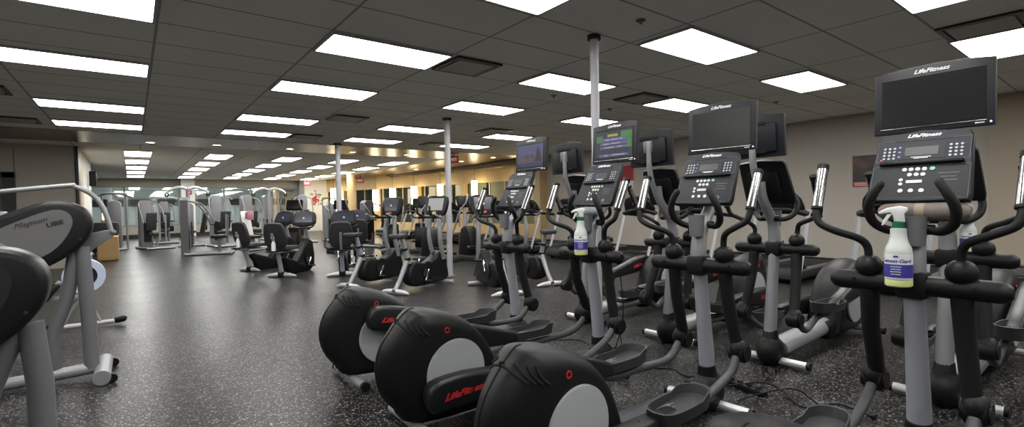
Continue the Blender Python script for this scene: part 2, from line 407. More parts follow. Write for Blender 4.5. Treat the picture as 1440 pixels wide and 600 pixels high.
for x, y, lb in near_lights:
    x *= S; y *= S
    if proto_l is None:
        proto_l = thing('ceiling_light', 'x', 'ceiling light')
        MB().box((.582,.28,-.012),(1.15,.545,.02)).build('diffuser', LIGHT_E, proto_l, False)
        b = MB()
        b.box((.582,-.006,-.012),(1.2,.02,.024)); b.box((.582,.566,-.012),(1.2,.02,.024)); b.box((-.008,.28,-.012),(.02,.56,.024)); b.box((1.172,.28,-.012),(.02,.56,.024))
        b.build('light_frame', LGREY, proto_l, False); t = proto_l
    else: t = copy_tree(proto_l)
    t.location = (x,y,CH)
    t['label'] = 'white ceiling panel light, ' + lb; t['group'] = 'panel lights of the near ceiling'
far_cols = [(-.12,'leftmost column in the far room'),(1.69,'second column in the far room'),(3.49,'third column in the far room'),(5.22,'fourth column in the far room'),(6.95,'rightmost column in the far room')]
ordn = ['nearest of five','second of five','third of five','fourth of five','farthest of five']
pf = None
for cx, cl in far_cols:
    for k, y in enumerate((15.45,18.0,20.55,23.1,25.7)):
        if pf is None:
            pf = thing('ceiling_light', 'x', 'ceiling light')
            MB().box((.285,.7,-.012),(.55,1.4,.02)).build('diffuser', LIGHT_E, pf, False)
            b = MB()
            for yy in (-.01,1.41): b.box((.285,yy,-.012),(.6,.02,.024))
            for xx in (0,.57): b.box((xx,.7,-.012),(.02,1.4,.024))
            b.build('light_frame', LGREY, pf, False); t = pf
        else: t = copy_tree(pf)
        t.location = (cx,y,CH); t['label'] = 'small white panel light, %s, %s' % (cl, ordn[k]); t['group'] = 'panel lights of the far room'
# vents
vl = [(2.66,4.30,'square ceiling vent right of the large light left of centre'),(2.66,8.08,'square ceiling vent left of centre, second back'),(2.66,10.6,'square ceiling vent beside the light near the bronze strip'),
      (5.65,4.30,'square ceiling vent above the second and third televisions'),(5.65,7.98,'square ceiling vent above the purple television'),(5.65,10.5,'square ceiling vent just left of the middle pole'),
      (5.82,.66,'wide ceiling vent in the top right corner'),(-1.72,8.28,'ceiling vent at the left edge, nearer one'),(-1.72,10.85,'ceiling vent at the left edge by the bronze strip')]
pv = None
for x, y, lb in vl:
    if pv is None:
        pv = thing('ceiling_vent', lb, 'vent')
        b = MB()
        for c, d in (((.28,.02,-.011),(.56,.04,.022)),((.28,.54,-.011),(.56,.04,.022)),((.02,.28,-.011),(.04,.48,.022)),((.54,.28,-.011),(.04,.48,.022))): b.box(c, d)
        b.build('vent_frame', TRIMD, pv, False)
        MB().box((.28,.28,-.02),(.44,.44,.012),.003).build('vent_plate', mat('vent_plate', (.38,.37,.35), .5), pv, False); t = pv
    else: t = copy_tree(pv)
    t.location = (x,y,CH); t['label'] = lb; t['group'] = 'square ceiling vents'
# sprinklers
for i, (x, y, lb) in enumerate([(4.74,5.15,'right of the near pole'),(6.19,5.4,'above the third television'),(3.41,2.62,'high right of the near pole'),(8.0,3.6,'near the right wall')]):
    t = thing('sprinkler_head', 'small round ceiling sprinkler, '+lb, 'sprinkler', (x,y,CH), group='ceiling sprinklers')
    MB().cyl((0,0,-.004),.04,.008).build('escutcheon', MGREY, t); MB().cyl((0,0,-.02),.012,.03).build('sprinkler_nozzle', SILVER, t)
# downlights in bronze strip
for i, (x, y, lb) in enumerate([(.36,13.4,'leftmost'),(1.6,13.25,'second from left'),(3.2,13.3,'third from left'),(4.8,13.3,'behind the far pole'),(6.4,13.3,'near the middle pole'),(9.0,14.5,'by the exit sign'),(9.3,18.5,'deeper in the bronze ceiling'),(9.2,12.9,'right of the exit sign'),(-2.6,12.9,'at the left edge')]):
    t = thing('downlight', 'small recessed downlight in the bronze ceiling, '+lb, 'downlight', (x,y,CH-.005), group='recessed downlights')
    MB().ring((0,0,-.004),.075,.1,.012,'z',20).build('trim_ring', WHITEP, t); MB().cyl((0,0,-.004),.074,.008).build('lens', SPOT_E, t)

# ------------------------------------------------------------ exit signs, alarms, posters
def exit_sign(x, y, z, rz, lb):
    t = thing('exit_sign', lb, 'exit sign', (x,y,z), rz)
    MB().box((0,0,0),(.34,.06,.22),.01).build('sign_box', mat('sign_red', (.35,.02,.02), .4, emit=(1,.06,.05), es=.03), t, False)
    text('sign_lettering', 'EXIT', .12, mat('sign_white', (.9,.85,.85), .5, emit=(1,.9,.9), es=.2), t, frame((0,-.033,0),(1,0,0),(0,0,1)))
    MB().tube([(0,0,.1),(0,0,CH-z)], .015, seg=8).build('hanger', DGREY, t)
exit_sign(7.62,12.75,2.6,R(-30),'red hanging exit sign just right of the middle pole')
exit_sign(7.15,26.5,2.5,0,'small red exit sign above the wall with the red picture')
exit_sign(8.6,22.9,2.5,R(-25),'small red exit sign above the yellow round column')
t = thing('fire_alarm', 'red fire alarm on the white pillar at the back', 'alarm', (2.17,BY-.4995,2.1))
MB().box((0,-.03,0),(.24,.06,.2),.015).build('alarm_body', RED, t); MB().ball((0,-.06,0),(.05,.03,.05)).build('strobe', WHITEP, t)
t = thing('wall_picture', 'red and green abstract picture on the white wall at the back', 'picture', (8.0,BY-.45,1.75))
MB().box((0,-.01,0),(.75,.02,.75),.004).build('picture_backing', mat('pale_canvas', (.6,.62,.56), .7), t)
rnd = random.Random(8)
b = MB()
for i in range(34):
    b.box((rnd.gauss(-.02,.09), -.022-.0003*i, rnd.gauss(-.02,.12)), (.05+.07*rnd.random(), .004, .05+.09*rnd.random()), 0, (0,rnd.random()*3,0))
b.build('red_shapes', mat('picture_red', (.36,.02,.03), .6), t)
b = MB()
for i in range(16):
    b.box((rnd.uniform(-.3,.3), -.0215-.0002*i, rnd.choice((-1,1))*rnd.uniform(.18,.3)), (.05+.05*rnd.random(), .003, .03+.05*rnd.random()), 0, (0,rnd.random()*3,0))
b.build('green_shapes', mat('picture_green_paint', (.10,.17,.12), .6), t)
def poster_mat():
    m = bpy.data.materials.new('poster_print'); m.use_nodes = True; nt = m.node_tree; N = nt.nodes; L = nt.links; b = N['Principled BSDF']
    tc = N.new('ShaderNodeTexCoord'); nz = N.new('ShaderNodeTexNoise'); nz.inputs['Scale'].default_value = 4; nz.inputs['Detail'].default_value = 2
    L.new(tc.outputs['Object'], nz.inputs['Vector']); cr = N.new('ShaderNodeValToRGB'); e = cr.color_ramp.elements
    e[0].position = .45; e[0].color = (.012,.009,.008,1); e[1].position = .8; e[1].color = (.16,.05,.035,1); L.new(nz.outputs['Fac'], cr.inputs['Fac']); L.new(cr.outputs['Color'], b.inputs['Base Color'])
    b.inputs['Roughness'].default_value = .4; return m
t = thing('wall_poster', 'dark poster of a face with a red band, on the right wall', 'poster', (10.49,3.0,1.71))
MB().box((-.008,0,0),(.016,.74,.56)).build('poster_sheet', poster_mat(), t, False)
FACE = mat('face_print', (.20,.09,.06), .55, var=.3)
b = MB(); b.lathe([(.0001,0),(.1,0),(.1,.002),(.0001,.002)], (0,0,0), 'z', 28, M=frame((-.0175,-.06,.03),(0,-1,0),(0,0,1)) @ Matrix.Diagonal((1,1.45,1,1)))
b.build('face_shape', FACE, t, False)
b = MB(); b.box((-.0185,-.075,.065),(.002,.03,.012)); b.box((-.0185,-.02,.065),(.002,.03,.012)); b.box((-.0185,-.05,-.03),(.002,.045,.012)); b.box((-.0185,-.045,.02),(.002,.012,.06)); b.build('face_features', mat('face_dark', (.03,.012,.01), .6), t, False)
MB().box((-.0175,0,-.235),(.002,.74,.09)).build('red_band', RED, t, False)
b = MB()
for k, w in enumerate((.22,.30,.27)): b.box((-.0195,.34-w/2,-.212-k*.023),(.002,w,.009))
b.build('caption_lines', WHITE_PRINT, t, False)
t = thing('wall_poster', 'small poster with a red top on the far right wall behind a television', 'poster', (10.49,8.6,1.9))
MB().box((-.008,0,0),(.016,.5,.6)).build('poster_sheet', WHITEP, t, False); MB().box((-.0175,0,.1),(.002,.5,.4)).build('red_band', RED, t, False)
t = thing('wall_poster', 'narrow dark brown poster half hidden behind the third console', 'poster', (10.49,6.15,1.78))
MB().box((-.008,0,0),(.016,.62,.5)).build('poster_sheet', mat('brown_print', (.06,.035,.025), .5, var=.4), t, False); MB().box((-.0175,0,-.2),(.002,.62,.07)).build('poster_band', RED, t, False)
for y, lb in ((4.6,'nearer'),(4.9,'farther')):
    t = thing('wall_outlet', 'pale wall outlet low on the right wall, the %s of the pair' % lb, 'outlet', (10.495,y,.35))
    MB().box((-.005,0,0),(.01,.08,.12),.003).build('outlet_plate', mat('outlet', (.5,.46,.38), .5), t); MB().box((-.011,0,.025),(.003,.03,.03)).box((-.011,0,-.025),(.003,.03,.03)).build('outlet_socket', DGREY, t)
t = thing('wall_heater', 'low dark baseboard heater at the foot of the right wall', 'heater', (10.38,.2,0))
MB().box((0,0,.12),(.12,2.6,.16),.01).build('heater_case', mat('heater_grey', (.12,.12,.115), .5), t); MB().box((-.062,0,.17),(.006,2.5,.02)).build('heater_slot', DEEP, t, False)
MB().box((0,1.25,.02),(.1,.05,.04)).box((0,-1.25,.02),(.1,.05,.04)).build('heater_foot', DGREY, t)
t = thing('wall_speaker', 'black speaker on the white side wall at left', 'speaker', (-.95,18.6,2.2))
MB().box((.09,0,0),(.16,.3,.42),.01).build('speaker_cabinet', BLACK, t); MB().ring((.172,0,-.05),.05,.11,.01,'x').build('speaker_cone_ring', DGREY, t)

# lanterns
def ray_wall(px, py, off):
    F=694.88; ya, pi_, ro = R(37.56), R(-1.04), R(-1.105)
    f = Vector((math.sin(ya)*math.cos(pi_), math.cos(ya)*math.cos(pi_), math.sin(pi_))); r = Vector((math.cos(ya),-math.sin(ya),0)); u = r.cross(f)
    r2 = math.cos(ro)*r+math.sin(ro)*u; u2 = -math.sin(ro)*r+math.cos(ro)*u
    d = f + r2*(px-720)/F - u2*(py-300)/F
    n = Vector((nv.x,nv.y,0)); t = ((A+nv*off).dot(n))/(d.dot(n)); return d*t+Vector((0,0,1.23))
lan_lb = ['leftmost, beside the far pole','second from the left','third from the left','fourth from the left','fifth, left of the middle pole','sixth, between the two bike consoles','rightmost, beside the purple television console']
for (px, pt, pb, hw), lb in zip([(469,265,300,.32),(528,267,296,.28),(552,265,295,.28),(582,262,287,.28),(619,259,285,.25),(667,254,280,.24),(724,249,292,.24)], lan_lb):
    p = ray_wall(px, pt, .45); q = ray_wall(px, pb, .45); h = p.z-q.z; h = max(h, .9)
    t = thing('pendant_lantern', 'tall glowing white pendant lantern before the dark windows, '+lb, 'lantern', (p.x,p.y,p.z-h), group='pendant lanterns')
    b = MB(); n = 24; prof = []
    poly = [(hw*(.5+.03*math.cos(i*PI*1.5))*math.cos(2*PI*i/n), hw*(.5+.03*math.cos(i*PI*1.5))*math.sin(2*PI*i/n)) for i in range(n)]
    b.prism(poly, 0, h, 'z').build('lantern_shade', WARM_E, t)
    MB().tube([(0,0,h),(0,0,CH-(p.z-h))], .008, seg=6).build('lantern_cord', DGREY, t)
    MB().cyl((0,0,h+.01),hw*.3,.03).build('lantern_cap', DGREY, t)

# ============================================================ ELLIPTICAL CROSS-TRAINERS
HP = [(1.19,.055),(1.08,.15),(1.01,.25),(.982,.37),(1.01,.49),(1.085,.59),(1.16,.662),(1.21,.675),(1.33,.655),(1.49,.59),(1.60,.49),(1.68,.36),(1.74,.20),(1.78,.09),(1.74,.05)]
HP = [(x-2.68, z) for x, z in HP]
def smooth_poly(poly, n=3):
    Q = [Vector((p[0],p[1],0)) for p in poly]; m = len(Q); out = []
    for i in range(m):
        a, b_, c, d = Q[(i-1)%m], Q[i], Q[(i+1)%m], Q[(i+2)%m]
        for k in range(n):
            t = k/n; v = .5*((2*b_)+(c-a)*t+(2*a-5*b_+4*c-d)*t*t+(3*b_-a-3*c+d)*t**3); out.append((v.x, v.y))
    return out
HR = [(-.137,.74),(-.134,.80),(-.124,.87),(-.105,.925),(-.08,.96),(-.045,.985),(0,.99),(.045,.985),(.08,.96),(.105,.925),(.124,.87),(.134,.80),(.137,.74)]
HCX, HCZ = -1.22, .30
def wedge(x): return min(1., .42+.58*max(0, (x+1.72)/.27)) if x < -1.45 else 1.
def side_y(x, z):
    # half width of the housing surface at a side-view point
    prof = smooth_poly(HP, 3); best = 9
    d = Vector((x-HCX, z-HCZ, 0)); a = math.atan2(d.y, d.x); n = len(prof)
    for i in range(n):
        p, q = prof[i], prof[(i+1)%n]; e = Vector((q[0]-p[0], q[1]-p[1], 0)); o = Vector((p[0]-HCX, p[1]-HCZ, 0)); den = d.x*e.y-d.y*e.x
        if abs(den) < 1e-9: continue
        t = (o.x*e.y-o.y*e.x)/den; u_ = (o.x*d.y-o.y*d.x)/den
        if t > 0 and -1e-6 <= u_ <= 1+1e-6: best = min(best, t)
    k = 1/best
    for (y0, k0), (y1, k1) in zip(HR[6:], HR[7:]):
        if k <= k0 and k >= k1: return (y0+(y1-y0)*(k0-k)/(k0-k1))*wedge(x)
    return .137*wedge(x) if k < .74 else 0.
def housing_mesh():
    prof = smooth_poly(HP, 3); cx, cz = HCX, HCZ
    b = bmesh.new(); n = len(prof); rings = []
    for y, k in HR:
        rings.append([b.verts.new((cx+(x-cx)*k, y*wedge(cx+(x-cx)*k), max(.045, cz+(z-cz)*k))) for x, z in prof])
    for A_, B_ in zip(rings, rings[1:]):
        for i in range(n): b.faces.new((A_[i], A_[(i+1)%n], B_[(i+1)%n], B_[i]))
    b.faces.new(rings[0]); b.faces.new(rings[-1])
    bmesh.ops.recalc_face_normals(b, faces=b.faces[:]); m = MB(); m._merge(b); return m
def logo(name, size, m, parent, M): return text(name, 'LifeFitness', size, m, parent, M, shear=.35, sx=1.15, bold=size*.03)
def bottle(name_lb, loc, rz, hr=-75, sc_=1.22):
    t = thing('spray_bottle', name_lb, 'spray bottle', loc, rz, 'spray bottles'); t.scale = (sc_,sc_,sc_*.93); HM = Matrix.Rotation(R(hr),4,'Z')
    clear = mat('translucent_bottle', (.55,.59,.57), .3); 
    MB().lathe([(.001,0),(.034,0),(.038,.006),(.038,.125),(.036,.14),(.028,.16),(.0235,.18),(.0225,.2),(.0225,.21),(.015,.212)], seg=28).build('bottle_body', clear, t)
    MB().lathe([(.0383,.004),(.0386,.01),(.0386,.022),(.0383,.024)], seg=28).build('yellow_liquid', mat('yellow_liquid', (.62,.66,.25), .3), t)
    lb = mat('label_blue', (.045,.04,.27), .4)
    MB().lathe([(.0384,.03),(.0388,.03),(.0388,.118),(.0384,.118)], seg=28).build('bottle_label', WHITEP, t)
    b = MB(); b.lathe([(.0389,.034),(.0392,.034),(.0392,.082),(.0389,.082)], seg=28); b.build('label_band', lb, t)
    MB().cyl((0,0,.222),.0175,.024,bev=.002).build('green_collar', mat('green_cap', (.01,.13,.07), .4), t)
    # sprayer head: faces local -X
    MB().prism([(.018,.234),(.012,.234),(-.012,.236),(-.014,.255),(-.022,.268),(-.052,.262),(-.055,.27),(-.03,.285),(.005,.292),(.024,.286),(.026,.278),(.016,.265)], -.009, .009, 'y', .003, M=HM).build('spray_head', WHITEP, t)
    MB().prism([(-.018,.262),(-.03,.262),(-.042,.235),(-.046,.222),(-.04,.222),(-.032,.236)], -.006, .006, 'y', .0015, M=HM).build('trigger', WHITEP, t)
    # wrapped lettering
    key = 'wraptext'
    if key not in TXT:
        o = text('label_lettering', 'Lemon-Gard', .0175, lb, None, Matrix.Identity(4), shear=.2, bold=.0006); me = o.data.copy(); bpy.data.objects.remove(o)
        for v in me.vertices:
            a = v.co.x/.0391; rr = .0391+v.co.z*.5; v.co = Vector((-rr*math.cos(a), -rr*math.sin(a)*-1*-1, .094+v.co.y))
        me.flip_normals() if hasattr(me, 'flip_normals') else None
        TXT[key] = me
    o = bpy.data.objects.new('label_lettering', TXT[key]); C.objects.link(o); o.parent = t
    MB().box((-.0392,0,.111),(.002,.014,.007),.002).build('label_emblem', lb, t)
    b = MB()
    for k in range(4): b.box((-.0391,.0,.074-k*.009),(.0012,.03-.004*(k%2),.0022))
    b.build('label_small_print', WHITEP, t)
    return t
def elliptical(loc, rz, label, near=180., lev=0., tv='off', name='elliptical_trainer', pdx=0., pdz=0.):
    t = thing(name, label, 'elliptical trainer', loc, rz, 'elliptical trainers in two facing rows')
    f = MB().tube([(0,-.25,.04),(0,.25,.04)], .027, 16).build('front_foot', BRIGHT, t)
    for s in (-1,1): MB().tube([(0,s*.25,.04),(0,s*.272,.04)], .029, 16).build('end_cap', BLACK, f)
    f = MB().tube([(-1.49,-.27,.045),(-1.49,.27,.045)], .028, 16).build('rear_foot', SILVER, t)
    for s in (-1,1): MB().tube([(-1.49,s*.27,.045),(-1.49,s*.3,.045)], .031, 16).build('end_cap', BLACK, f)
    b = MB(); b.ball((.01,0,.105),(.125,.088,.115),24); b.ball((-.05,0,.07),(.13,.092,.066),24); b.tube([(.02,0,.12),(.0,0,.26)], [.075,.052], 16, oval=.9)
    b.build('front_boot', BLACK, t)
    MB().tube([(-.08,0,.105),(-.55,0,.12),(-.98,0,.14)], .068, 20, oval=1.3).build('base_tube', LINK if abs(rz) < 1 else SILVER, t)
    h = housing_mesh().build('drive_housing', BLACK, t)
    MB().box((-.93,0,.115),(.22,.2,.15),.04,seg=3).build('housing_collar', BLACK, t)
    for s in (-1,1):
        d = MB().cyl((-1.285,s*.139,.315),.183,.014,'y',48,.004).build('crank_disc', DISC, h)
        b = MB()
        for k in range(4):
            pts = []
            for q in range(6):
                vx, vz = -1.572+k*.027+q*.0085-.012*math.sin(q*PI/5), .628-k*.004-q*.0145
                pts.append((vx, s*(side_y(vx, vz)+.0005), vz))
            b.tube(pts, .0075, 6)
        b.build('vent_slots', DEEP, h)
        MB().tube([(-1.60,s*(side_y(-1.60,.50)-.006),.50),(-1.60,s*(side_y(-1.60,.50)+.001),.50)], .010, 10).build('screw_plug', DEEP, h)
        MB().tube([(-1.02,s*(side_y(-1.02,.42)-.004),.42),(-1.02,s*(side_y(-1.02,.42)+.001),.42)], .006, 8).build('screw_plug', DEEP, h)
        MB().ring((-1.34,s*(side_y(-1.34,.555)),.555),.010,.0165,.008,'y',20).build('red_emblem', RED, h)
    b = MB().tube([(-1.66,0,.66-.05)] and [(HCX+(x-HCX)*.992,0,HCZ+(z-HCZ)*.992) for x, z in smooth_poly(HP, 3)[2:22]], .0032, 6)
    b.build('housing_seam', DEEP, h)
    # mast and neck
    MB().tube([(.02,0,.16),(-.02,0,.5),(-.065,0,.86)], [.048,.043,.038], 20, oval=.95).build('mast', ASH if abs(rz) < 1 else SILVER, t)
    MB().tube([(-.07,0,.84),(-.075,0,.95),(-.045,0,1.06),(.04,0,1.16),(.11,0,1.25),(.13,0,1.36)], [.047,.043,.036,.034,.03], 18, smooth=5).build('neck', SILVER, t)
    b = MB().tube([(-.08,-.265,.86),(-.08,.265,.86)], .043, 20, round_end=True); b.box((-.075,0,.86),(.105,.11,.115),.02)
    for s in (-1,1): b.cyl((-.12,s*.2,.87),.006,.02,'x',8)
    b.build('pivot_bar', BLACK, t)
    nk = .0 if rz == 0 else .02
    for s in (-1,1):
        # levers
        dx = lev
        l = MB().tube([(-.085,s*.155,.94),(-.09,s*.158,1.01),(-.115+dx*.3,s*.185,1.05),(-.17+dx*.6,s*.26,1.085),(-.175+dx*.8,s*.32,1.12),(-.165+dx*.85,s*.335,1.165),(-.15+dx*.9,s*.335,1.2)], .0165, 12, smooth=6).build('handle_lever', RUBBER, t)
        MB().ball((-.08,s*.155,.925),.053,24).build('ball_joint', BLACK, l)
        q0 = Vector((-.155+dx*.9,s*.335,1.19)); q1 = Vector((-.075+dx,s*.34,1.365))
        MB().tube([q0,q1], .0225, 18).build('hand_grip', CHROME, l)
        b = MB().tube([q1,q1+(q1-q0)*.12], .025, 18); b.tube([q0-(q1-q0)*.06,q0], .024, 18); e = (q1-q0).normalized()
        b.tube([q0+Vector((.018,0,0)),q1+Vector((.018,0,0))], .013, 8)
        b.build('grip_cap', BLACK, l)
        ang = R(near if s < 0 else near+180)
        ro_ = 1. if abs(rz) > 1 else 0.
        pin = Vector((-1.285+.15*math.cos(ang), s*.205, .315+.05*ro_+.15*math.sin(ang)))
        kn = Vector((.04+.07*math.cos(ang), s*.19, .37))
        a = MB().tube([(-.075,s*.155,.83),(-.05,s*.16,.66),kn+Vector((-.012,-s*.01,.04))], [.038,.035,.034], 16).build('lower_arm', RUBBER, t)
        b = MB().cyl(kn, .056, .095, 'y', 22, .012); b.ball(kn+Vector((-.01,0,.02)),(.056,.048,.058)); b.build('knuckle', BLACK, a)
        ped = Vector((-.56+.13*ro_+.13*math.cos(ang)+(pdx if s < 0 else 0), s*.235, .25+.06*ro_+.075*math.sin(ang)+(pdz if s < 0 else 0)))
        l = MB().tube([kn+Vector((-.03,0,-.01)), kn+Vector((-.16,s*.005,-.10)), ped+Vector((.13,-s*.03,-.045)), ped+Vector((-.1,-s*.03,-.035)), ped+Vector((-.3,-s*.02,.02))], .023, 12, smooth=5).build('link_arm', LINK, t)
        # long rounded cover from crank pin towards the pedal
        e0 = pin+Vector((-.09,0,.01)); e1 = Vector((-.66+.08*ro_+.10*math.cos(ang), s*.215, .31+.06*ro_+.05*math.sin(ang))); e1 = e0 + (e1-e0)
        v = (e1-e0); ln = v.length; MM = frame(e0, v, (0,0,1))
        cv = MB().prism(smooth_poly([(0,-.065),(-.02,0),(.0,.065),(.06,.09),(.22,.088),(.38,.065),(ln*.97,.01),(ln,-.03),(ln*.95,-.06),(.3,-.08),(.06,-.075)],2), -.048, .048, 'z', .022, 3, M=MM).build('link_cover', SATIN, l)
        lm = MM @ Matrix.Translation((.19,.0,.0492 if True else 0))
        for side in (1,-1):
            o_ = MM @ Matrix.Translation((.19,0,side*.0488)); x_ = (o_.to_3x3() @ Vector((side,0,0))); 
            text('red_logo', 'LifeFitness', .046, RED, l, frame(o_.translation, x_, (0,0,1)), shear=.5, sx=1.3, bold=.0022)
        # pedal tray
        L_, W_ = .2, .085
        base = [(-L_,-W_*.55),(-L_,W_*.55),(-.12,W_*.95),(.06,W_),(.15,W_*.85),(.2,W_*.4),(.2,-W_*.4),(.15,-W_*.85),(.06,-W_),(-.12,-W_*.95)]
        base = smooth_poly(base, 2)
        b = bmesh.new(); z0, z1 = 0., .055
        oo = [[b.verts.new((ped.x+x*k, ped.y+y*k, ped.z+z+(.022 if z > .01 and x > .1 else 0))) for x, y in base] for z, k in ((0,.93),(z1,1.0),(z1,.93),(.014,.87))]
        nb = len(base)
        for A_, B_ in zip(oo, oo[1:]):
            for i in range(nb): b.faces.new((A_[i],A_[(i+1)%nb],B_[(i+1)%nb],B_[i]))
        b.faces.new(oo[0]); b.faces.new(oo[-1]); bmesh.ops.recalc_face_normals(b, faces=b.faces[:])
        m_ = MB(); m_._merge(b); pd = m_.build('pedal', DGREY, t)
        b = MB(); b.prism([(ped.x+x*.84,ped.y+y*.84) for x, y in base], ped.z+.013, ped.z+.018, 'z')
        for k in range(5): b.box((ped.x-.02,ped.y-.05+.025*k,ped.z+.019),(.24,.006,.003))
        b.build('tread_mat', MGREY, pd, False)
        # fixed pulse handlebars
        MB().tube([(-.02,s*.03,1.09),(-.04,s*.09,1.085),(-.085,s*.135,1.12),(-.12,s*.145,1.18),(-.135,s*.125,1.24),(-.13,s*.10,1.285)], [.017,.018,.019,.019,.019,.018], 12, smooth=5, round_end=True).build('pulse_handlebar', RUBBER, t)
    MB().tube([(-.02,-.06,1.09),(-.02,.06,1.09)], .022, 12).build('handlebar_yoke', BLACK, t)
    # cup holder on the user's side of the neck
    c = MB().lathe([(.001,1.0),(.038,1.0),(.045,1.12),(.0415,1.12),(.036,1.006),(.001,1.006)], (-.115,-.012,.028), seg=28).build('cup_holder', MGREY, t)
    MB().box((-.07,.01,1.05),(.04,.03,.05),.008).build('holder_bracket', BLACK, c)
    # console
    bot = Vector((-.045,0,1.215)); top = Vector((.105,0,1.515)); up = (top-bot).normalized(); cn = Vector((-up.z,0,up.x))
    CM_ = frame(bot, (0,-1,0), up)          # local X = right for the user, Y = up, Z = towards the user
    cw, hh = .178, (top-bot).length
    pl = [(-cw*.97,.0),(-cw*1.0,.03),(-cw*.93,hh-.03),(-cw*.86,hh-.004),(0,hh+.012),(cw*.86,hh-.004),(cw*.93,hh-.03),(cw*1.0,.03),(cw*.97,.0),(0,-.006)]
    co = MB().prism(pl, -.035, 0, 'z', .006, 2, M=CM_)
    co.box((0,hh*.45,-.05),(.22,hh*.7,.05),.02,M=CM_); co = co.build('console', BLACK, t)
    MB().prism([(x*.965,.004+y*.975) for x, y in pl], 0, .002, 'z', M=CM_).build('console_face', PANELG, co, False)
    def cb(name, items, m, z=.0025, dz=.002):
        b = MB()
        for x, y, w, h_ in items: b.box((x,y,z),(w,h_,dz), M=CM_)
        return b.build(name, m, co, False)
    cb('logo_strip', [(0,hh-.036,.2,.014)], PANELD)
    cb('display_bezel', [(0,.235,.16,.07)], PANELD)
    cb('display', [(0,.238,.115,.042)], LCD, .004)
    cb('display_caption', [(0,.209,.07,.003),(0,.203,.05,.003)], WHITE_PRINT, .0042, .001)
    b = MB(); b.box((0,.178,.010),(.29,.016,.022),.006,M=CM_); b.build('reading_ledge', BLACK, co)
    cb('lower_inset', [(0,.085,.33,.14)], PANELD, .0022, .0012)
    for sx_ in (-1,1):
        b = MB()
        for i in range(3):
            for j in range(4): b.cyl((sx_*.115+(i-1)*.018,.208+j*.017,.0036),.0052,.003,'z',8,M=CM_)
        b.build('number_keys', mat('key_grey', (.33,.35,.38), .4), co, False)
    for x0_, x1_, y0_, y1_ in ((-.16,.16,.192,.296),(-.166,.166,.012,.166)):
        b = MB()
        for yy in (y0_, y1_): b.box(((x0_+x1_)/2,yy,.0028),(x1_-x0_,.0012,.001),M=CM_)
        for xx in (x0_, x1_): b.box((xx,(y0_+y1_)/2,.0028),(.0012,y1_-y0_,.001),M=CM_)
        b.build('console_outline', mat('outline_grey', (.14,.15,.17), .5), co, False)
    b = MB()
    for i in range(4): b.cyl((-.05+i*.023,.148,.004),.0088,.0035,'z',12,M=CM_)
    for i in range(3): b.cyl((-.03+i*.023,.122,.004),.0088,.0035,'z',12,M=CM_)
    for i in range(2): b.cyl((-.058,.098-i*.02,.004),.0075,.0035,'z',12,M=CM_)
    for i in range(3): b.cyl((-.055+i*.036,.045,.004),.0095,.0035,'z',12,M=CM_)
    b.box((-.012,.088,.004),(.055,.015,.003),.001,M=CM_)
    b.build('round_keys', mat('key_white', (.5,.52,.52), .4), co, False)
    b = MB(); b.cyl((.046,.148,.0042),.0092,.004,'z',12,M=CM_); b.build('green_key', mat('key_green', (.12,.42,.22), .4), co, False)
    b = MB(); b.cyl((-.142,.2,.004),.004,.004,'z',8,M=CM_); b.build('red_key', mat('key_red', (.6,.08,.08), .4), co, False)
    cb('blue_keys', [(-.078,.262,.009,.007),(-.078,.238,.009,.007),(-.078,.214,.009,.007)], mat('key_blue', (.1,.14,.5), .4), .004)
    b = MB()
    b._ring((0,0,0),.008,.010,.001,'z',18); b.bm.transform(CM_ @ Matrix.Translation((.095,.035,.0035))); b.build('round_symbol', WHITE_PRINT, co, False)
    cb('side_caption', [(.1,.125,.07,.0025),(.1,.108,.05,.0025),(.1,.092,.06,.0025)], mat('faint_print', (.12,.125,.15), .5), .0032, .001)
    logo('console_logo', .024, WHITE_PRINT, co, CM_ @ Matrix.Translation((0,hh-.018,.003)))
    # television on a bent stalk
    if tv:
        MB().tube([(.09,0,1.18),(.15,0,1.27),(.215,0,1.40),(.245,0,1.50),(.25,0,1.60),(.25,0,1.70)], .0165, 12, smooth=5, oval=1.5).build('television_stalk', SILVER, t)
        TM = Matrix.Translation((.205,0,1.675)) @ Matrix.Rotation(R(4),4,'Y') @ frame((0,0,0),(0,-1,0),(0,0,1))
        w, hgt = .213, .146
        pl = [(-w,-hgt),(w,-hgt),(w*1.0,hgt-.004),(w*.6,hgt+.008),(0,hgt+.014),(-w*.6,hgt+.008),(-w*1.0,hgt-.004)]
        tvb = MB().prism(pl, -.03, 0, 'z', .004, 2, M=TM); tvb.box((0,-.01,-.036),(.33,.2,.03),.012,M=TM)
        tvo = tvb.build('television', mat('television_case', (.012,.013,.0165), .5, bump=.05, bscale=400, spec=.3), t)
        MB().box((0,-.004,.0012),(.368,.228,.003),.001,M=TM).build('screen', SCREEN, tvo, False)
        b = MB(); b.box((0,-.124,.002),(.372,.003,.003),M=TM); b.build('screen_trim', CHROME, tvo, False)
        logo('television_logo', .026, WHITE_PRINT, tvo, TM @ Matrix.Translation((0,.130,.0015)))
        b = MB(); b.box((.165,-.134,.001),(.03,.005,.002),M=TM); b.build('model_mark', WHITE_PRINT, tvo, False)
        b = MB(); b.cyl((.2,-.133,.001),.0035,.003,'z',10,M=TM); b.build('power_light', emis('blue_led', (.25,.3,1), 3.) if 'led' not in TXT else TXT['led'], tvo, False)
        b = MB(); b.box((0,.02,-.052),(.08,.1,.012),.003,M=TM); b.box((-.03,.02,-.06),(.012,.09,.02),.003,M=TM); b.box((.03,.02,-.06),(.012,.09,.02),.003,M=TM); b.build('mount_bracket', SILVER, tvo)
        b = MB()
        for k in range(9): b.box((0,.07+k*.0045,-.0515),(.2,.0018,.002),M=TM)
        b.build('rear_slots', DEEP, tvo, False)
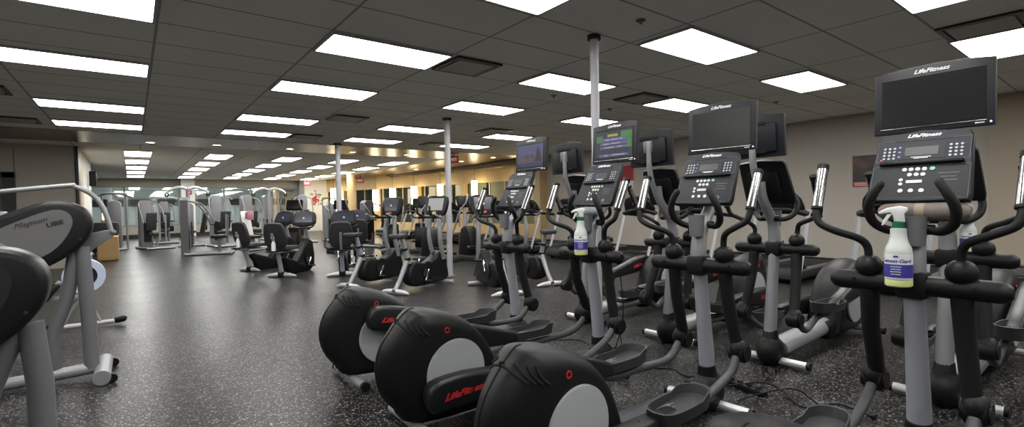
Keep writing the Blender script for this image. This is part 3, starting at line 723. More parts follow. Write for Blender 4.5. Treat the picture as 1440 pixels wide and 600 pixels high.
        MB().box((.0,-.1,-.052),(.2,.028,.004),M=TM).build('rear_port_recess', DEEP, tvo, False)
        def tb(nm, items, m, z=.003):
            b = MB()
            for x, y, ww, h_ in items: b.box((x,y,z),(ww,h_,.0012),M=TM)
            b.build(nm, m, tvo, False)
        if tv == 'show':
            tb('picture_backdrop', [(0,-.004,.355,.2)], scr('tv_dark', (.03,.035,.05), 0.330), .003)
            tb('picture_foliage', [(-.14,.04,.06,.05)], scr('tv_green2', (.1,.42,.08), 0.180), .0036)
            tb('picture_green', [(.12,.05,.1,.07),(.15,0,.04,.08)], scr('tv_green', (.1,.42,.08), 0.198), .0036)
            tb('picture_yellow', [(-.01,.062,.1,.018)], scr('tv_yellow', (.6,.6,.1), 0.231), .0042)
            tb('picture_blue', [(0,.03,.26,.026),(0,.0,.26,.02),(0,-.028,.26,.018),(0,-.088,.28,.018)], scr('tv_blue', (.22,.22,.5), 0.198), .0042)
            tb('picture_people', [(-.12+.03*k,-.058,.016,.03) for k in range(9)], scr('tv_people', (.05,.05,.08), 0.264), .0046)
            b = MB()
            for x, y, w_ in [(-.06,.03,.05),(.01,.03,.06),(.07,.03,.03),(-.07,0,.06),(.02,0,.09),(-.04,-.028,.1),(.06,-.028,.05),(-.07,-.088,.05),(.05,-.088,.12)]:
                b.box((x,y,.005),(w_,.006,.001),M=TM)
            b.build('picture_caption_lines', scr('tv_white', (.6,.62,.8), 0.264), tvo, False)
        if tv == 'dusk':
            tb('picture_sky', [(0,.045,.355,.1)], scr('tv_violet', (.10,.09,.24), 0.264), .003)
            tb('picture_ground', [(0,-.035,.355,.07)], scr('tv_mauve', (.12,.09,.13), 0.231), .003)
            tb('picture_dark_band', [(0,-.088,.355,.035)], scr('tv_navy', (.02,.03,.12), 0.264), .003)
            tb('picture_figures', [(-.05,-.01,.02,.04),(-.02,-.015,.015,.03),(.03,-.012,.02,.035)], scr('tv_fig', (.05,.04,.06), 0.264), .0042)
            b = MB(); b.prism([(.07,-.065),(.16,-.065),(.14,.0),(.115,.07),(.1,.06),(.085,0)], .0038, .0048, 'z', M=TM); b.build('picture_silhouette', scr('tv_sil', (.01,.01,.02), 0.165), tvo, False)
    return t
TXT['led'] = emis('blue_led', (.3,.3,1), 2.5)
elliptical((2.68,.62,0), 0, 'nearest elliptical at the right, big blank television, towel and spray bottle on it', near=165, tv='off')
elliptical((2.68,1.62,0), R(3.2), 'second elliptical from the right, blank television, its round drive housing at bottom centre', near=250, tv='off', pdx=-.09, pdz=.07)
elliptical((2.68,2.48,0), 0, 'third elliptical, its television showing a green and blue programme', near=218, tv='show')
elliptical((2.68,3.46,0), 0, 'fourth elliptical, farthest of the front row, television with a violet picture', near=105, tv='dusk')
elliptical((3.77,.75,0), PI, 'rear row elliptical seen from its front, right behind the nearest one', near=275, lev=.17, tv=None)
elliptical((3.77,1.75,0), PI, 'rear row elliptical with its television back facing out, right of the second blank television', near=265, lev=.17, tv='off')
elliptical((3.72,2.6,0), PI, 'rear row elliptical, television back left of the second blank television', near=60, lev=.17, tv='off')
elliptical((3.68,3.58,0), PI, 'rear row elliptical, television back between the two lit televisions', near=60, lev=.17, tv='off')

bottle('white spray bottle with blue label on the nearest elliptical', (2.509,.645,.862), R(3))
bottle('white spray bottle with blue label on the third elliptical', (2.509,2.47,.866), R(40))
bottle('small white spray bottle on the rear elliptical behind the nearest neck', (3.86,.66,.906), R(20), sc_=1.0)
def towel(lb, loc, ln, r, m, rz=PI/2):
    t = thing('rolled_towel', lb, 'towel', loc, rz)
    b = MB(); b.tube([(-ln/2,0,0),(-ln*.25,0,.002),(0,.002,0),(ln*.25,0,.003),(ln/2,0,0)], [r*.93,r,r*.98,r,r*.92], 20, smooth=3, round_end=True).build('towel_roll', m, t)
    b = MB()
    for e in (-1,1):
        pts = [(e*(ln/2+.002+r*.45), math.cos(a)*r*.6*(1-a/14), math.sin(a)*r*.6*(1-a/14)) for a in [k*.5 for k in range(24)]]
        b.tube(pts, .004, 5)
    b.build('towel_spiral_edge', m, t)
    b = MB().tube([(-.012,0,0),(.02,0,0)], r*1.03, 20); b.build('towel_stripe', mat('towel_stripe', (.3,.25,.19), .95), t)
towel('grey brown rolled towel across the handlebars of the nearest elliptical', (2.66,.60,1.165), .24, .042, mat('towel_brown', (.19,.16,.145), .95, bump=1., bscale=500))
towel('small grey rolled towel on the handlebars of the third elliptical', (2.62,2.50,1.165), .13, .036, mat('towel_grey', (.2,.22,.24), .95, bump=1., bscale=500))

# ============================================================ ARM ERGOMETERS (left edge)
def ube(loc, dz, lb, txt, dark):
    t = thing('arm_ergometer', lb, 'exercise machine', loc, 0, 'arm ergometers')
    m = mat('ube_grey_paint', (.15,.155,.165), .45, .2)
    # base: transverse foot with two wheels, long rail
    f = MB().tube([(0,-.27,.055),(0,.27,.055)], .052, 20, round_end=False).build('front_foot', SILVER, t)
    for s in (-1,1):
        w = MB().cyl((.055,s*.24,.035),.034,.03,'y',20,.006).build('wheel', BLACK, f)
    MB().tube([(-.04,0,.075),(-.5,0,.06),(-1.4,0,.06)], .042, 16).build('base_rail', SILVER, t)
    MB().tube([(-1.4,-.3,.04),(-1.4,.3,.04)], .04, 16).build('rear_foot', SILVER, t)
    # two posts
    MB().tube([(-.065,0,.08),(-.075,0,.5),(-.10,0,.98+dz)], .046, 18).build('front_post', m, t)
    MB().tube([(-.27,.02,.09),(-.27,.02,.35),(-.19,.02,.62),(-.14,.02,.95+dz)], .042, 18, smooth=6).build('rear_post', m, t)
    MB().tube([(-1.0,0,.06),(-1.0,0,.45)], .05, 16).build('seat_post', m, t)
    MB().box((-1.0,0,.5),(.4,.38,.09),.035,seg=3).build('seat', PAD, t)
    MB().box((-1.22,0,.85),(.07,.36,.5),.03,rot=(0,R(-8),0),seg=3).build('seat_back', PAD, t); MB().tube([(-1.05,0,.44),(-1.27,0,.5),(-1.29,0,.8)], .025, 10).build('back_support', m, t)
    # head shroud (x,z) profile
    hp = [(-1.0,.94),(-.8,1.08),(-.60,1.18),(-.40,1.27),(-.26,1.315),(-.14,1.305),(-.055,1.245),(-.03,1.15),(-.06,1.04),(-.16,.93),(-.32,.83),(-.6,.70),(-.9,.72)]
    hp = smooth_poly([(x, z+dz) for x, z in hp], 3)
    h = MB().prism(hp, -.09, .09, 'y', .035, 4).build('drive_shroud', SATIN, t)
    gp = smooth_poly([(x, z+dz) for x, z in [(-.56,1.09),(-.40,1.19),(-.24,1.255),(-.16,1.23),(-.14,1.15),(-.2,1.02),(-.30,.93),(-.45,.90),(-.55,.96)]], 3)
    for s in (-1,1):
        MB().prism(gp, s*.0895, s*.0925, 'y').build('side_panel', mat('ube_dark_panel', (.02,.02,.022), .4) if dark else mat('ube_side_panel', (.13,.13,.13), .55), h)
        MB().cyl((-.10,s*.0915,1.0+dz+.04),.008,.006,'y',10).build('panel_screw', DGREY, h)
    sl = R(16)
    rt = Vector((math.cos(sl),0,math.sin(sl))); upv = Vector((-math.sin(sl),0,math.cos(sl)))
    tm = WHITE_PRINT if dark else TRIMD
    text('script_lettering', 'Magnum', .052, tm, h, frame((-.36,-.0935,1.165+dz),rt,upv), shear=.5, bold=-.0003)
    if not dark: text('bold_lettering', 'UBE', .042, tm, h, frame((-.235,-.0935,1.155+dz),rt,upv), shear=.15, sx=1.25, bold=.0015)
    # cranks
    for s in (-1,1):
        c = MB().box((-.52,s*.11,1.0+dz+.12*s),(.05,.025,.26),.01).build('crank_arm', SILVER, t)
        MB().tube([(-.52,s*.12,1.0+dz+.23*s),(-.52,s*.25,1.0+dz+.23*s)], .018, 12).build('crank_grip', RUBBER, c)
        MB().cyl((-.52,s*.1,1.0+dz),.04,.03,'y',18,.005).build('crank_hub', SILVER, t)
    return t, m
t, m = ube((-.20,4.82,0), 0, 'grey arm ergometer with silver side panel and curved handrail, farther of two at left', 'UBE', False)
# handrail with triangular bracket
MB().tube([(-1.3,.10,1.30),(-.75,.10,1.36),(-.20,.10,1.43),(-.13,.10,1.425),(-.03,.10,1.36),(.03,.10,1.25),(.075,.10,1.06)], .017, 12, smooth=6).build('hand_rail', SILVER, t)
b = MB().prism([(-.13,1.06),(.08,1.10),(.10,1.075),(.09,1.05),(-.04,.95),(-.11,.83),(-.15,.82)], .07, .085, 'y', .003); b.ball((.08,.08,1.075),.022); b.build('rail_bracket', m, t)
ube((-.26,2.95,0), -.22, 'black arm ergometer cut by the left edge, nearest to the viewer', 'UBE', True)

# ============================================================ ROWING MACHINE
t = thing('rowing_machine', 'rowing machine with pale blue ringed flywheel behind the arm ergometer', 'rowing machine', (-.40,6.95,0), R(2))
wx = Vector((-.02,0,.56))
rb = mat('rower_pale_blue', (.46,.52,.66), .4)
MB()._ring(tuple(wx),.11,.178,.12,'y',40).build('flywheel_ring', rb, t)
b = MB()._ring(tuple(wx),.04,.112,.06,'y',32)
for k in range(20):
    a = k*2*PI/20; b.box((wx.x+.075*math.cos(a),-.035,wx.z+.075*math.sin(a)),(.08,.006,.008),rot=(0,-a,0))
b.build('flywheel_fan', mat('fan_navy', (.015,.02,.04), .4), t)
MB().cyl(tuple(wx),.03,.16,'y',18,.004).build('flywheel_hub', mat('hub_brass', (.5,.42,.2), .4,.5), t)
f = MB().tube([(-.25,0,.04),(.24,0,.04)], .024, 10).build('front_foot', LGREY, t)
for s in (-1,1): MB().tube([(s*.24-.0,0,.045),(s*.24+s*.055,-.03,.06)], .034, 10, round_end=True).build('foot_cap', BLACK, f)
MB().tube([(-.02,.02,.38),(-.14,.01,.2),(-.2,0,.05)], .016, 10).tube([(-.02,.02,.38),(.1,.0,.05)], .016, 10).build('front_leg', SILVER, t)
MB().box((-.55,.08,.34),(1.0,.1,.05),.012,rot=(0,0,R(-8))).build('slide_rail', SILVER, t)
MB().box((-.7,.1,.41),(.24,.3,.06),.025,seg=3).build('rower_seat', PAD, t)
MB().tube([(-1.05,.15,.34),(-1.05,.15,.03)], .025, 10).build('rear_leg', SILVER, t)
MB().tube([(0,.04,.6),(-.04,.04,.95)], .02, 10).build('monitor_arm', SILVER, t); MB().box((-.05,.03,1.0),(.16,.05,.12),.015).build('monitor', DGREY, t)
MB().box((-.28,.08,.42),(.06,.36,.2),.02,rot=(0,R(35),0)).build('foot_rest', BLACK, t)

# ============================================================ RECUMBENT BIKES
def recumbent(loc, rz, lb, white_item=False):
    t = thing('recumbent_bike', lb, 'exercise bike', loc, rz, 'recumbent exercise bikes')
    b = MB()
    for s in (-1,1): b.prism([(-.045,0),(.045,0),(.04,.045),(-.04,.045)] and [(-.05,.0),(.05,.0),(.035,.05),(-.035,.05)], 0, 0.001) if False else b.tube([(0,s*.04,.045),(0,s*.16,.035),(0,s*.27,.02)], [.045,.036,.018], 14, oval=1.0)
    b.build('rear_foot', BRIGHT, t)
    MB().box((0,0,.05),(.1,.12,.1),.02).build('foot_block', BLACK, t)
    MB().tube([(.0,0,.06),(-.05,0,.25),(-.12,0,.45)], [.042,.038,.042], 16, smooth=3).build('seat_post', ASH, t)
    MB().prism([(.15,.0),(.95,0),(1.12,.08),(1.14,.3),(1.06,.58),(.9,.64),(.72,.5),(.45,.24),(.05,.36),(-.02,.34),(.1,.18)], -.07, .07, 'y', .03, 3).build('frame_shroud', BLACK, t)
    for s in (-1,1):
        MB().cyl((.86,s*.085,.27),.15,.03,'y',28,.01).build('crank_cover', BLACK, t)
        c = MB().box((.86+.05*s,s*.12,.27+.08*s),(.03,.03,.2),.008,rot=(0,R(30),0)).build('crank_arm', CHROME, t)
        MB().box((.86+.1*s,s*.19,.27+.15*s),(.1,.1,.03),.008).build('pedal', BLACK, c)
    r = MB().tube([(-.28,-.09,.47),(.42,-.09,.45)], .02, 8).tube([(-.28,.09,.47),(.42,.09,.45)], .02, 8).build('seat_rail', BRIGHT, t)
    MB().box((-.25,0,.488),(.13,.24,.02),.006).build('rear_tray', BLACK, t)
    MB().prism([(-.14,.48),(.25,.5),(.28,.53),(.24,.56),(-.1,.57),(-.18,.53)], -.2, .2, 'y', .02, 3).build('seat', PAD, t)
    bk = [(-.16,.56),(.16,.56),(.2,.75),(.17,.95),(.1,1.0),(-.1,1.0),(-.17,.95),(-.2,.75)]
    M_ = Matrix.Translation((-.12,0,.5)) @ Matrix.Rotation(R(-14),4,'Y') @ Matrix.Translation((0,0,-.5))
    k = MB().prism(smooth_poly(bk,2), -.035, .03, 'x', .02, 3, M=M_).build('backrest', PAD, t)
    MB().prism(smooth_poly([(y*.45,.6+(z-.56)*.7) for y, z in bk],2), -.042, -.034, 'x', .003, 1, M=M_).build('backrest_shell', DGREY, k)
    MB().tube([(-.16,0,.45),(-.23,0,.6),(-.29,0,.8)], .022, 10).build('back_support', SILVER, t)
    for s in (-1,1): MB().tube([(-.08,s*.15,.5),(.02,s*.27,.52),(.15,s*.3,.58),(.2,s*.29,.68)], .016, 10, smooth=4).build('side_handle', RUBBER, t)
    MB().tube([(1.02,0,.42),(.95,0,.7),(.87,0,.95)], [.05,.04,.035], 14, smooth=3).build('console_mast', SILVER, t)
    CMx = frame((.8,0,.9),(0,-1,0),(.34,0,.94))
    co = MB().prism(smooth_poly([(-.22,.02),(-.24,.12),(-.2,.27),(0,.3),(.2,.27),(.24,.12),(.22,.02),(0,-.02)],2), -.06, 0, 'z', .02, 2, M=CMx).build('console', BLACK, t)
    MB().box((0,.155,.002),(.36,.19,.006),.002,M=CMx).build('display', mat('console_screen', (.035,.038,.055), .2), co, False)
    MB().cyl((0,.15,.006),.018,.004,'z',14,M=CMx).build('display_emblem', mat('emblem_mauve', (.4,.3,.45), .5, emit=(.5,.3,.6), es=.3), co, False)
    MB().tube([(.78,-.24,.9),(.7,-.2,.86),(.68,0,.85),(.7,.2,.86),(.78,.24,.9)], .016, 10, smooth=4).build('front_handlebar', RUBBER, t)
    return t
# direction: rear foot -> console
recumbent((2.12,9.62,0), R(48), 'recumbent exercise bike at left of the cluster, its black seat back nearest the lane')
recumbent((1.84,11.0,0), R(30), 'recumbent exercise bike farthest left, behind the first one')
recumbent((2.98,8.92,0), R(68), 'recumbent exercise bike seen straight from behind with a wide silver foot')
recumbent((3.75,10.2,0), R(70), 'recumbent exercise bike behind the one seen from the back, to its right')
for (x, y, z), lb in (((1.955,9.43,.498),'white spray bottle standing beside the seat of the leftmost near recumbent'),((1.62,10.87,.498),'white spray bottle beside the seat of the farther left recumbent')):
    t = thing('spray_bottle', lb, 'spray bottle', (x,y,z)); 
    MB().lathe([(.001,0),(.036,0),(.036,.12),(.018,.17),(.016,.2)], seg=14).build('bottle_body', WHITEP, t); MB().prism([(.015,.2),(-.015,.2),(-.02,.22),(-.05,.225),(-.03,.245),(.015,.245)], -.01, .01, 'y').build('spray_head', WHITEP, t)

# ============================================================ UPRIGHT BIKES
def upright(loc, rz, lb, screen='dark'):
    t = thing('upright_bike', lb, 'exercise bike', loc, rz, 'upright exercise bikes')
    b = MB()
    for s in (-1,1): b.tube([(0,s*.03,.04),(0,s*.16,.035),(0,s*.25,.02)], [.04,.034,.016], 12)
    b.build('rear_foot', BRIGHT, t)
    MB().tube([(1.08,-.24,.035),(1.08,.24,.035)], .03, 12).build('front_foot', BRIGHT, t)
    MB().tube([(0,0,.05),(.13,0,.22),(.26,0,.44)], [.034,.032,.036], 14).build('rear_leg', SILVER, t)
    p = MB().tube([(.3,0,.4),(.22,0,.62),(.17,0,.78)], [.038,.032,.028], 14).build('seat_post', ASH, t)
    MB().tube([(.285,0,.45),(.275,0,.49)], .045, 14).tube([(.225,0,.6),(.215,0,.63)], .042, 14).build('post_collar', BLACK, p)
    MB().prism(smooth_poly([(.0,-.1),(.05,-.115),(.16,-.06),(.27,-.02),(.3,0),(.27,.02),(.16,.06),(.05,.115),(.0,.1),(-.02,0)],2), .775, .84, 'z', .02, 3).build('saddle', PAD, t)
    MB().prism(smooth_poly([(.24,.14),(.26,.34),(.40,.43),(.62,.37),(.84,.44),(1.0,.53),(1.1,.42),(1.17,.2),(1.12,.06),(.5,.045),(.34,.07)],2), -.085, .085, 'y', .035, 3).build('drive_shroud', BLACK, t)
    for s in (-1,1):
        MB().cyl((.62,s*.09,.27),.13,.02,'y',28,.008).build('crank_cover', BLACK, t)
        c = MB().box((.62+.04*s,s*.12,.27+.07*s),(.032,.025,.19),.008,rot=(0,R(28),0)).build('crank_arm', CHROME, t)
        MB().box((.62+.09*s,s*.185,.27+.15*s),(.1,.1,.03),.008).build('pedal', BLACK, c)
        MB().tube([(1.02,s*.09,.4),(.93,s*.105,.72),(.94,s*.10,.95),(.98,s*.08,1.12)], [.034,.034,.032,.028], 14, smooth=5).build('console_mast', SILVER, t)
    for s in (-1,1):
        MB().tube([(.96,s*.08,1.08),(.85,s*.2,1.05),(.72,s*.235,1.07),(.62,s*.22,1.12)], .018, 10, smooth=4).build('side_handlebar', SILVER, t)
        MB().tube([(.78,s*.12,1.08),(.68,s*.12,1.12),(.66,s*.12,1.22)], .016, 10, smooth=4, round_end=True).build('bar_end', RUBBER, t)
    MB().tube([(.8,-.2,1.06),(.8,.2,1.06)], .02, 10).build('cross_handle', BLACK, t)
    CMx = frame((.92,0,1.08),(0,-1,0),(.3,0,.95))
    co = MB().prism(smooth_poly([(-.17,.02),(-.21,.15),(-.19,.31),(0,.335),(.19,.31),(.21,.15),(.17,.02),(0,-.01)],2), -.07, 0, 'z', .022, 2, M=CMx).build('console', BLACK, t)
    sm = mat('console_screen', (.035,.038,.055), .2) if screen == 'dark' else mat('console_screen_pale', (.35,.36,.37), .25)
    MB().box((0,.185,.002),(.29,.2,.006),.002,M=CMx).build('display', sm, co, False)
    if screen == 'dark': MB().cyl((0,.18,.006),.016,.004,'z',14,M=CMx).build('display_emblem', mat('emblem_orange', (.5,.25,.15), .5, emit=(.8,.4,.3), es=.3), co, False)
    MB().box((0,.05,.004),(.07,.03,.008),.003,M=CMx).build('stop_key', mat('stop_red', (.5,.05,.03), .4) if screen == 'dark' else mat('stop_yellow', (.5,.45,.05), .4), co, False)
    return t
upright((2.9,6.5,0), R(24), 'upright exercise bike with pale console screen left of the middle pole', 'pale')
upright((2.6,7.5,0), R(24), 'upright exercise bike with black saddle, behind the one with the pale screen', 'dark')
upright((4.0,5.3,0), R(75), 'upright exercise bike with dark console screen right of the middle pole', 'dark')
upright((4.95,5.5,0), R(80), 'upright exercise bike with stepped seat post, right of the fourth elliptical', 'dark')

# ============================================================ TREADMILLS
def treadmill(loc, rz, lb):
    t = thing('treadmill', lb, 'treadmill', loc, rz, 'treadmills in a row')
    # faces +x; hood at front
    d = MB().box((-.92,0,.12),(1.75,.78,.11),.02).build('deck', DGREY, t)
    MB().box((-.95,0,.178),(1.65,.52,.012),.002).build('running_belt', RUBBER, t)
    for s in (-1,1): MB().box((-.95,s*.33,.185),(1.7,.12,.035),.012).build('side_rail', MGREY, t)
    MB().prism(smooth_poly([(-.36,.06),(-.34,.2),(-.22,.27),(-.02,.27),(.12,.22),(.17,.12),(.14,.05),(-.1,.04)],2), -.37, .37, 'y', .04, 3).build('motor_hood', BLACK, t)
    b = MB(); b.box((.158,0,.13),(.012,.5,.02)); b.build('hood_slot', DEEP, t, False)
    b = MB()
    for x in (.0,-1.65):
        for s in (-1,1): b.cyl((x,s*.3,.03),.03,.06,'y',14)
    b.build('roller_foot', BLACK, t)
    for s in (-1,1):
        MB().tube([(.02,s*.385,.14),(-.16,s*.385,.6),(-.32,s*.385,1.06)], .036, 4, oval=1.0).build('upright_post', SILVER, t)
        MB().tube([(-.30,s*.385,1.0),(-.45,s*.385,.99),(-.75,s*.385,.96)], .03, 12, round_end=True).build('hand_rail', RUBBER, t)
    MB().tube([(-.30,-.4,1.0),(-.28,-.2,1.06),(-.28,0,1.08),(-.28,.2,1.06),(-.30,.4,1.0)], [.045,.05,.05,.05,.045], 14, smooth=3).build('console_bridge', BLACK, t)
    CMx = frame((-.36,0,1.05),(0,-1,0),(.42,0,.9))
    co = MB().prism(smooth_poly([(-.3,.0),(-.34,.12),(-.26,.3),(0,.34),(.26,.3),(.34,.12),(.3,0),(0,-.02)],2), -.09, 0, 'z', .03, 2, M=CMx).build('console', BLACK, t)
    MB().box((0,.17,.002),(.3,.16,.006),.002,M=CMx).build('display', PANELD, co, False)
    text('rear_logo', 'LifeFitness', .05, WHITE_PRINT, co, frame(CMx @ Vector((0,.2,-.0905)), (0,1,0), (.42,0,.9)), shear=.35)
    MB().tube([(-.42,-.25,1.1),(-.55,-.1,1.06),(-.55,.1,1.06),(-.42,.25,1.1)], .018, 10, smooth=4).build('front_handlebar', RUBBER, t)
    return t
tl = ['nearest treadmill by the right wall, beyond the rear row','treadmill by the right wall, second from the near end','treadmill by the right wall, third from the near end, behind the second blank television','treadmill by the right wall, its hood left of the rear ellipticals','treadmill by the right wall, its hood between the third and fourth ellipticals','treadmill near the end of the right wall, left of the fourth elliptical','treadmill just before the warm lit windows','farthest treadmill, in front of the warm lit windows']
for (x, y), lb in zip([(7.6,2.08),(7.6,3.5),(7.6,4.9),(7.6,6.15),(7.6,8.1),(7.75,9.7),(7.9,11.2),(8.1,12.7)], tl): treadmill((x,y,0), PI, lb)
for k, (x, y) in enumerate([(8.2,14.3),(8.3,15.9),(8.3,17.6),(8.2,19.4)]):
    treadmill((x,y,0), PI, 'dark treadmill deep in the hall in front of the glowing lanterns, %s' % ['nearest of four','second of four','third of four','farthest of four'][k])

# ============================================================ STRENGTH MACHINES
WG = mat('machine_grey_paint', (.24,.24,.25), .45, .15)
WGd = mat('machine_shroud', (.17,.17,.185), .5)
def tower(b, x, y, h, w=.36, d=.3):
    b.prism([(x-w/2,0),(x+w/2,0),(x+w/2,h-.08),(x+w/2-.08,h),(x-w/2+.08,h),(x-w/2,h-.08)], y-d/2, y+d/2, 'y', .02, 2)
def strength(kind, loc, rz, lb, h=1.6, tw=.34):
    t = thing('strength_machine', lb, 'weight machine', loc, rz, 'weight machines at the back')
    b = MB(); tower(b, 0, 0, h, tw, tw*.8); b.build('weight_tower', WGd, t)
    b = MB()
    for k in range(12): b.box((0,-.155,.25+k*.05),(.22,.02,.04))
    b.build('weight_stack', BLACK, t, False)
    b = MB(); b.tube([(-.25,0,.04),(-.25,-1.1,.04)], .04, 4); b.tube([(.25,0,.04),(.25,-1.1,.04)], .04, 4); b.tube([(-.4,-1.1,.04),(.4,-1.1,.04)], .045, 4); b.tube([(-.3,0,.04),(.3,0,.04)], .05, 4)
    b.build('floor_frame', WG, t)
    if kind in ('press','row','leg'):
        MB().box((0,-.8,.5),(.34,.38,.09),.03,seg=3).build('seat', PAD, t)
        MB().box((0,-.95 if kind != 'row' else -.45,.9),(.3,.09,.6),.03,rot=(R(10),0,0),seg=3).build('back_pad', PAD, t)
        MB().tube([(0,-.8,.04),(0,-.8,.48)], .04, 10).tube([(0,-1.0,.3),(0,-1.02,1.1)], .03, 10).build('seat_post', WG, t)
        for s in (-1,1):
            a = MB().tube([(s*.2,-.1,h-.1),(s*.3,-.35,h-.2),(s*.32,-.55,1.1),(s*.3,-.65,.85)], .02, 10, smooth=5).build('press_arm', WGd, t)
            MB().tube([(s*.3,-.65,.85),(s*.16,-.68,.84)], .022, 10).build('arm_grip', RUBBER, a)
    if kind == 'pulley':
        MB().tube([(0,-.2,.04),(0,-.2,2.05)], .06, 4).build('mast', WG, t)
        for s in (-1,1):
            a = MB().tube([(0,-.2,2.0),(s*.25,-.2,2.06),(s*.55,-.25,1.95),(s*.62,-.28,1.85)], [.05,.055,.05,.04], 10, smooth=4).build('pulley_arm', mat('pulley_arm_grey', (.4,.4,.4), .45), t)
            MB().ring((s*.62,-.28,1.8),.03,.07,.03,'y',20).build('pulley_wheel', BLACK, a)
            MB().tube([(s*.6,-.28,1.75),(s*.5,-.3,.7)], .006, 6).build('cable', BLACK, a)
            MB().box((s*.5,-.32,.62),(.12,.08,.2),.03).build('stirrup', BLACK, a)
        MB().box((0,-.75,.5),(.34,.4,.08),.03,seg=3).build('seat', PAD, t); MB().tube([(0,-.75,.04),(0,-.75,.48)], .04, 10).build('seat_post', WG, t)
    if kind == 'bar':
        for s in (-1,1): MB().tube([(s*.32,-.05,0),(s*.32,-.05,h+.25)], .03, 10).build('side_post', WG, t)
        MB().tube([(-.32,-.05,h+.25),(.32,-.05,h+.25)], .03, 10).build('top_bar', WG, t)
        MB().tube([(-.5,-.4,h+.1),(-.2,-.35,h+.22),(.2,-.35,h+.22),(.5,-.4,h+.1)], .018, 10, smooth=3).build('pull_bar', RUBBER, t)
        MB().tube([(0,-.05,h+.25),(0,-.35,h+.22)], .03, 8).build('cable_arm', WG, t)
        MB().box((0,-.7,.48),(.34,.34,.08),.03,seg=3).build('seat', PAD, t); MB().tube([(0,-.7,.04),(0,-.7,.46)], .035, 10).build('seat_post', WG, t)
    return t
strength('bar', (-.45,21.2,0), R(-5), 'grey weight machine at far left with a curved pull bar above its tower', 1.6)
strength('row', (.35,20.6,0), R(20), 'grey weight tower second from the left, long floor frame before it', 1.6)
strength('press', (1.0,23.8,0), R(0), 'grey seated press machine with dark pads, left of the tall pulley machine', 1.6)
strength('pulley', (1.6,21.3,0), R(0), 'tall pulley machine with two curved silver arms, left of the white pillar', 1.5)
strength('row', (1.15,16.2,0), R(75), 'grey tower with two long floor rails at centre left', 1.6, .24)
strength('press', (2.3,19.8,0), R(10), 'grey weight machine behind the railed tower, white curved arms', 1.75)
strength('row', (3.3,20.2,0), R(20), 'grey weight machine right of the white bench', 1.75)
strength('pulley', (4.35,21.9,0), R(10), 'tall multi station pulley machine left of the red picture', 1.8)
strength('press', (5.1,19.6,0), R(-10), 'large pale shrouded weight machine behind the recumbent bikes', 1.75)
strength('press', (5.9,19.0,0), R(15), 'weight machine with small upright pad, under the exit sign at the back', 1.4)
strength('bar', (8.0,25.8,0), R(0), 'pale narrow weight tower before the wall with the red picture', 1.5)
strength('press', (5.9,15.2,0), R(15), 'silver machine with raised arms in front of the yellow round column', 1.45)
# white bench with towel
t = thing('weight_bench', 'white backed bench machine with raised pad in front of the weight towers', 'bench', (2.75,16.7,0), R(20))
MB().box((0,0,.75),(.26,.07,.9),.02,rot=(R(-16),0,0)).build('bench_back', mat('bench_white', (.7,.7,.7), .4), t)
MB().box((0,-.32,.42),(.3,.4,.09),.03,seg=3).build('bench_seat', PAD, t)
b = MB(); b.tube([(0,-.4,.04),(0,-.3,.4)], .035, 8); b.tube([(0,.35,.04),(0,.1,.5)], .035, 8); b.tube([(0,-.5,.04),(0,.5,.04)], .04, 4); b.tube([(-.25,.45,.04),(.25,.45,.04)], .035, 4); b.tube([(-.25,-.5,.04),(.25,-.5,.04)], .035, 4); b.build('bench_frame', WG, t)
for s in (-1,1): MB().tube([(s*.15,0,.5),(s*.4,-.1,.45),(s*.42,-.3,.42)], .022, 8).tube([(s*.42,-.3,.42),(s*.42,-.42,.42)], .035, 8).build('side_grip', BLACK, t)
t = thing('pink_towel', 'pink towel hanging over the top of the white bench', 'towel', (2.80,16.56,1.1), R(20))
b = MB().box((0,-.04,-.05),(.2,.02,.26),.008).box((0,.085,-.05),(.2,.02,.2),.008).box((0,.02,.085),(.2,.13,.02),.008); b.build('towel_cloth', mat('pink_cloth', (.55,.28,.33), .9, bump=.6, bscale=200), t)

# box cabinet and cart at left
t = thing('wooden_cabinet', 'low honey coloured wooden cabinet beside the left wall', 'cabinet', (-.5,16.3,0))
b = MB(); b.box((0,0,.32),(.42,.5,.60),.008); b.build('cabinet_body', mat('honey_wood', (.5,.32,.12), .45, var=.12), t)
MB().box((0,0,.025),(.36,.44,.05)).build('plinth', TRIMD, t, False); MB().box((0,-.253,.33),(.38,.008,.54),.002).build('cabinet_door', mat('honey_wood_door', (.52,.34,.14), .4, var=.12), t, False)
t = thing('storage_cart', 'black box cart behind the wooden cabinet', 'cart', (-.6,17.6,0))
MB().box((0,0,.55),(.55,.5,.8),.02).build('cart_body', BLACK, t)
b = MB()
for x in (-.22,.22):
    for y in (-.2,.2): b.cyl((x,y,.05),.05,.04,'y',14); b.cyl((x,y,.12),.015,.08)
b.build('caster', DGREY, t)
t = thing('table_lamp', 'small orange glowing lamp on the black cart', 'lamp', (-.6,17.6,.95))
MB().lathe([(.05,0),(.05,.01),(.01,.02),(.01,.08)], seg=14).build('lamp_base', DGREY, t); MB().cyl((0,0,.17),.055,.2,bev=.01).build('lamp_shade', emis('lamp_glow', (1,.55,.25), 1.2), t)

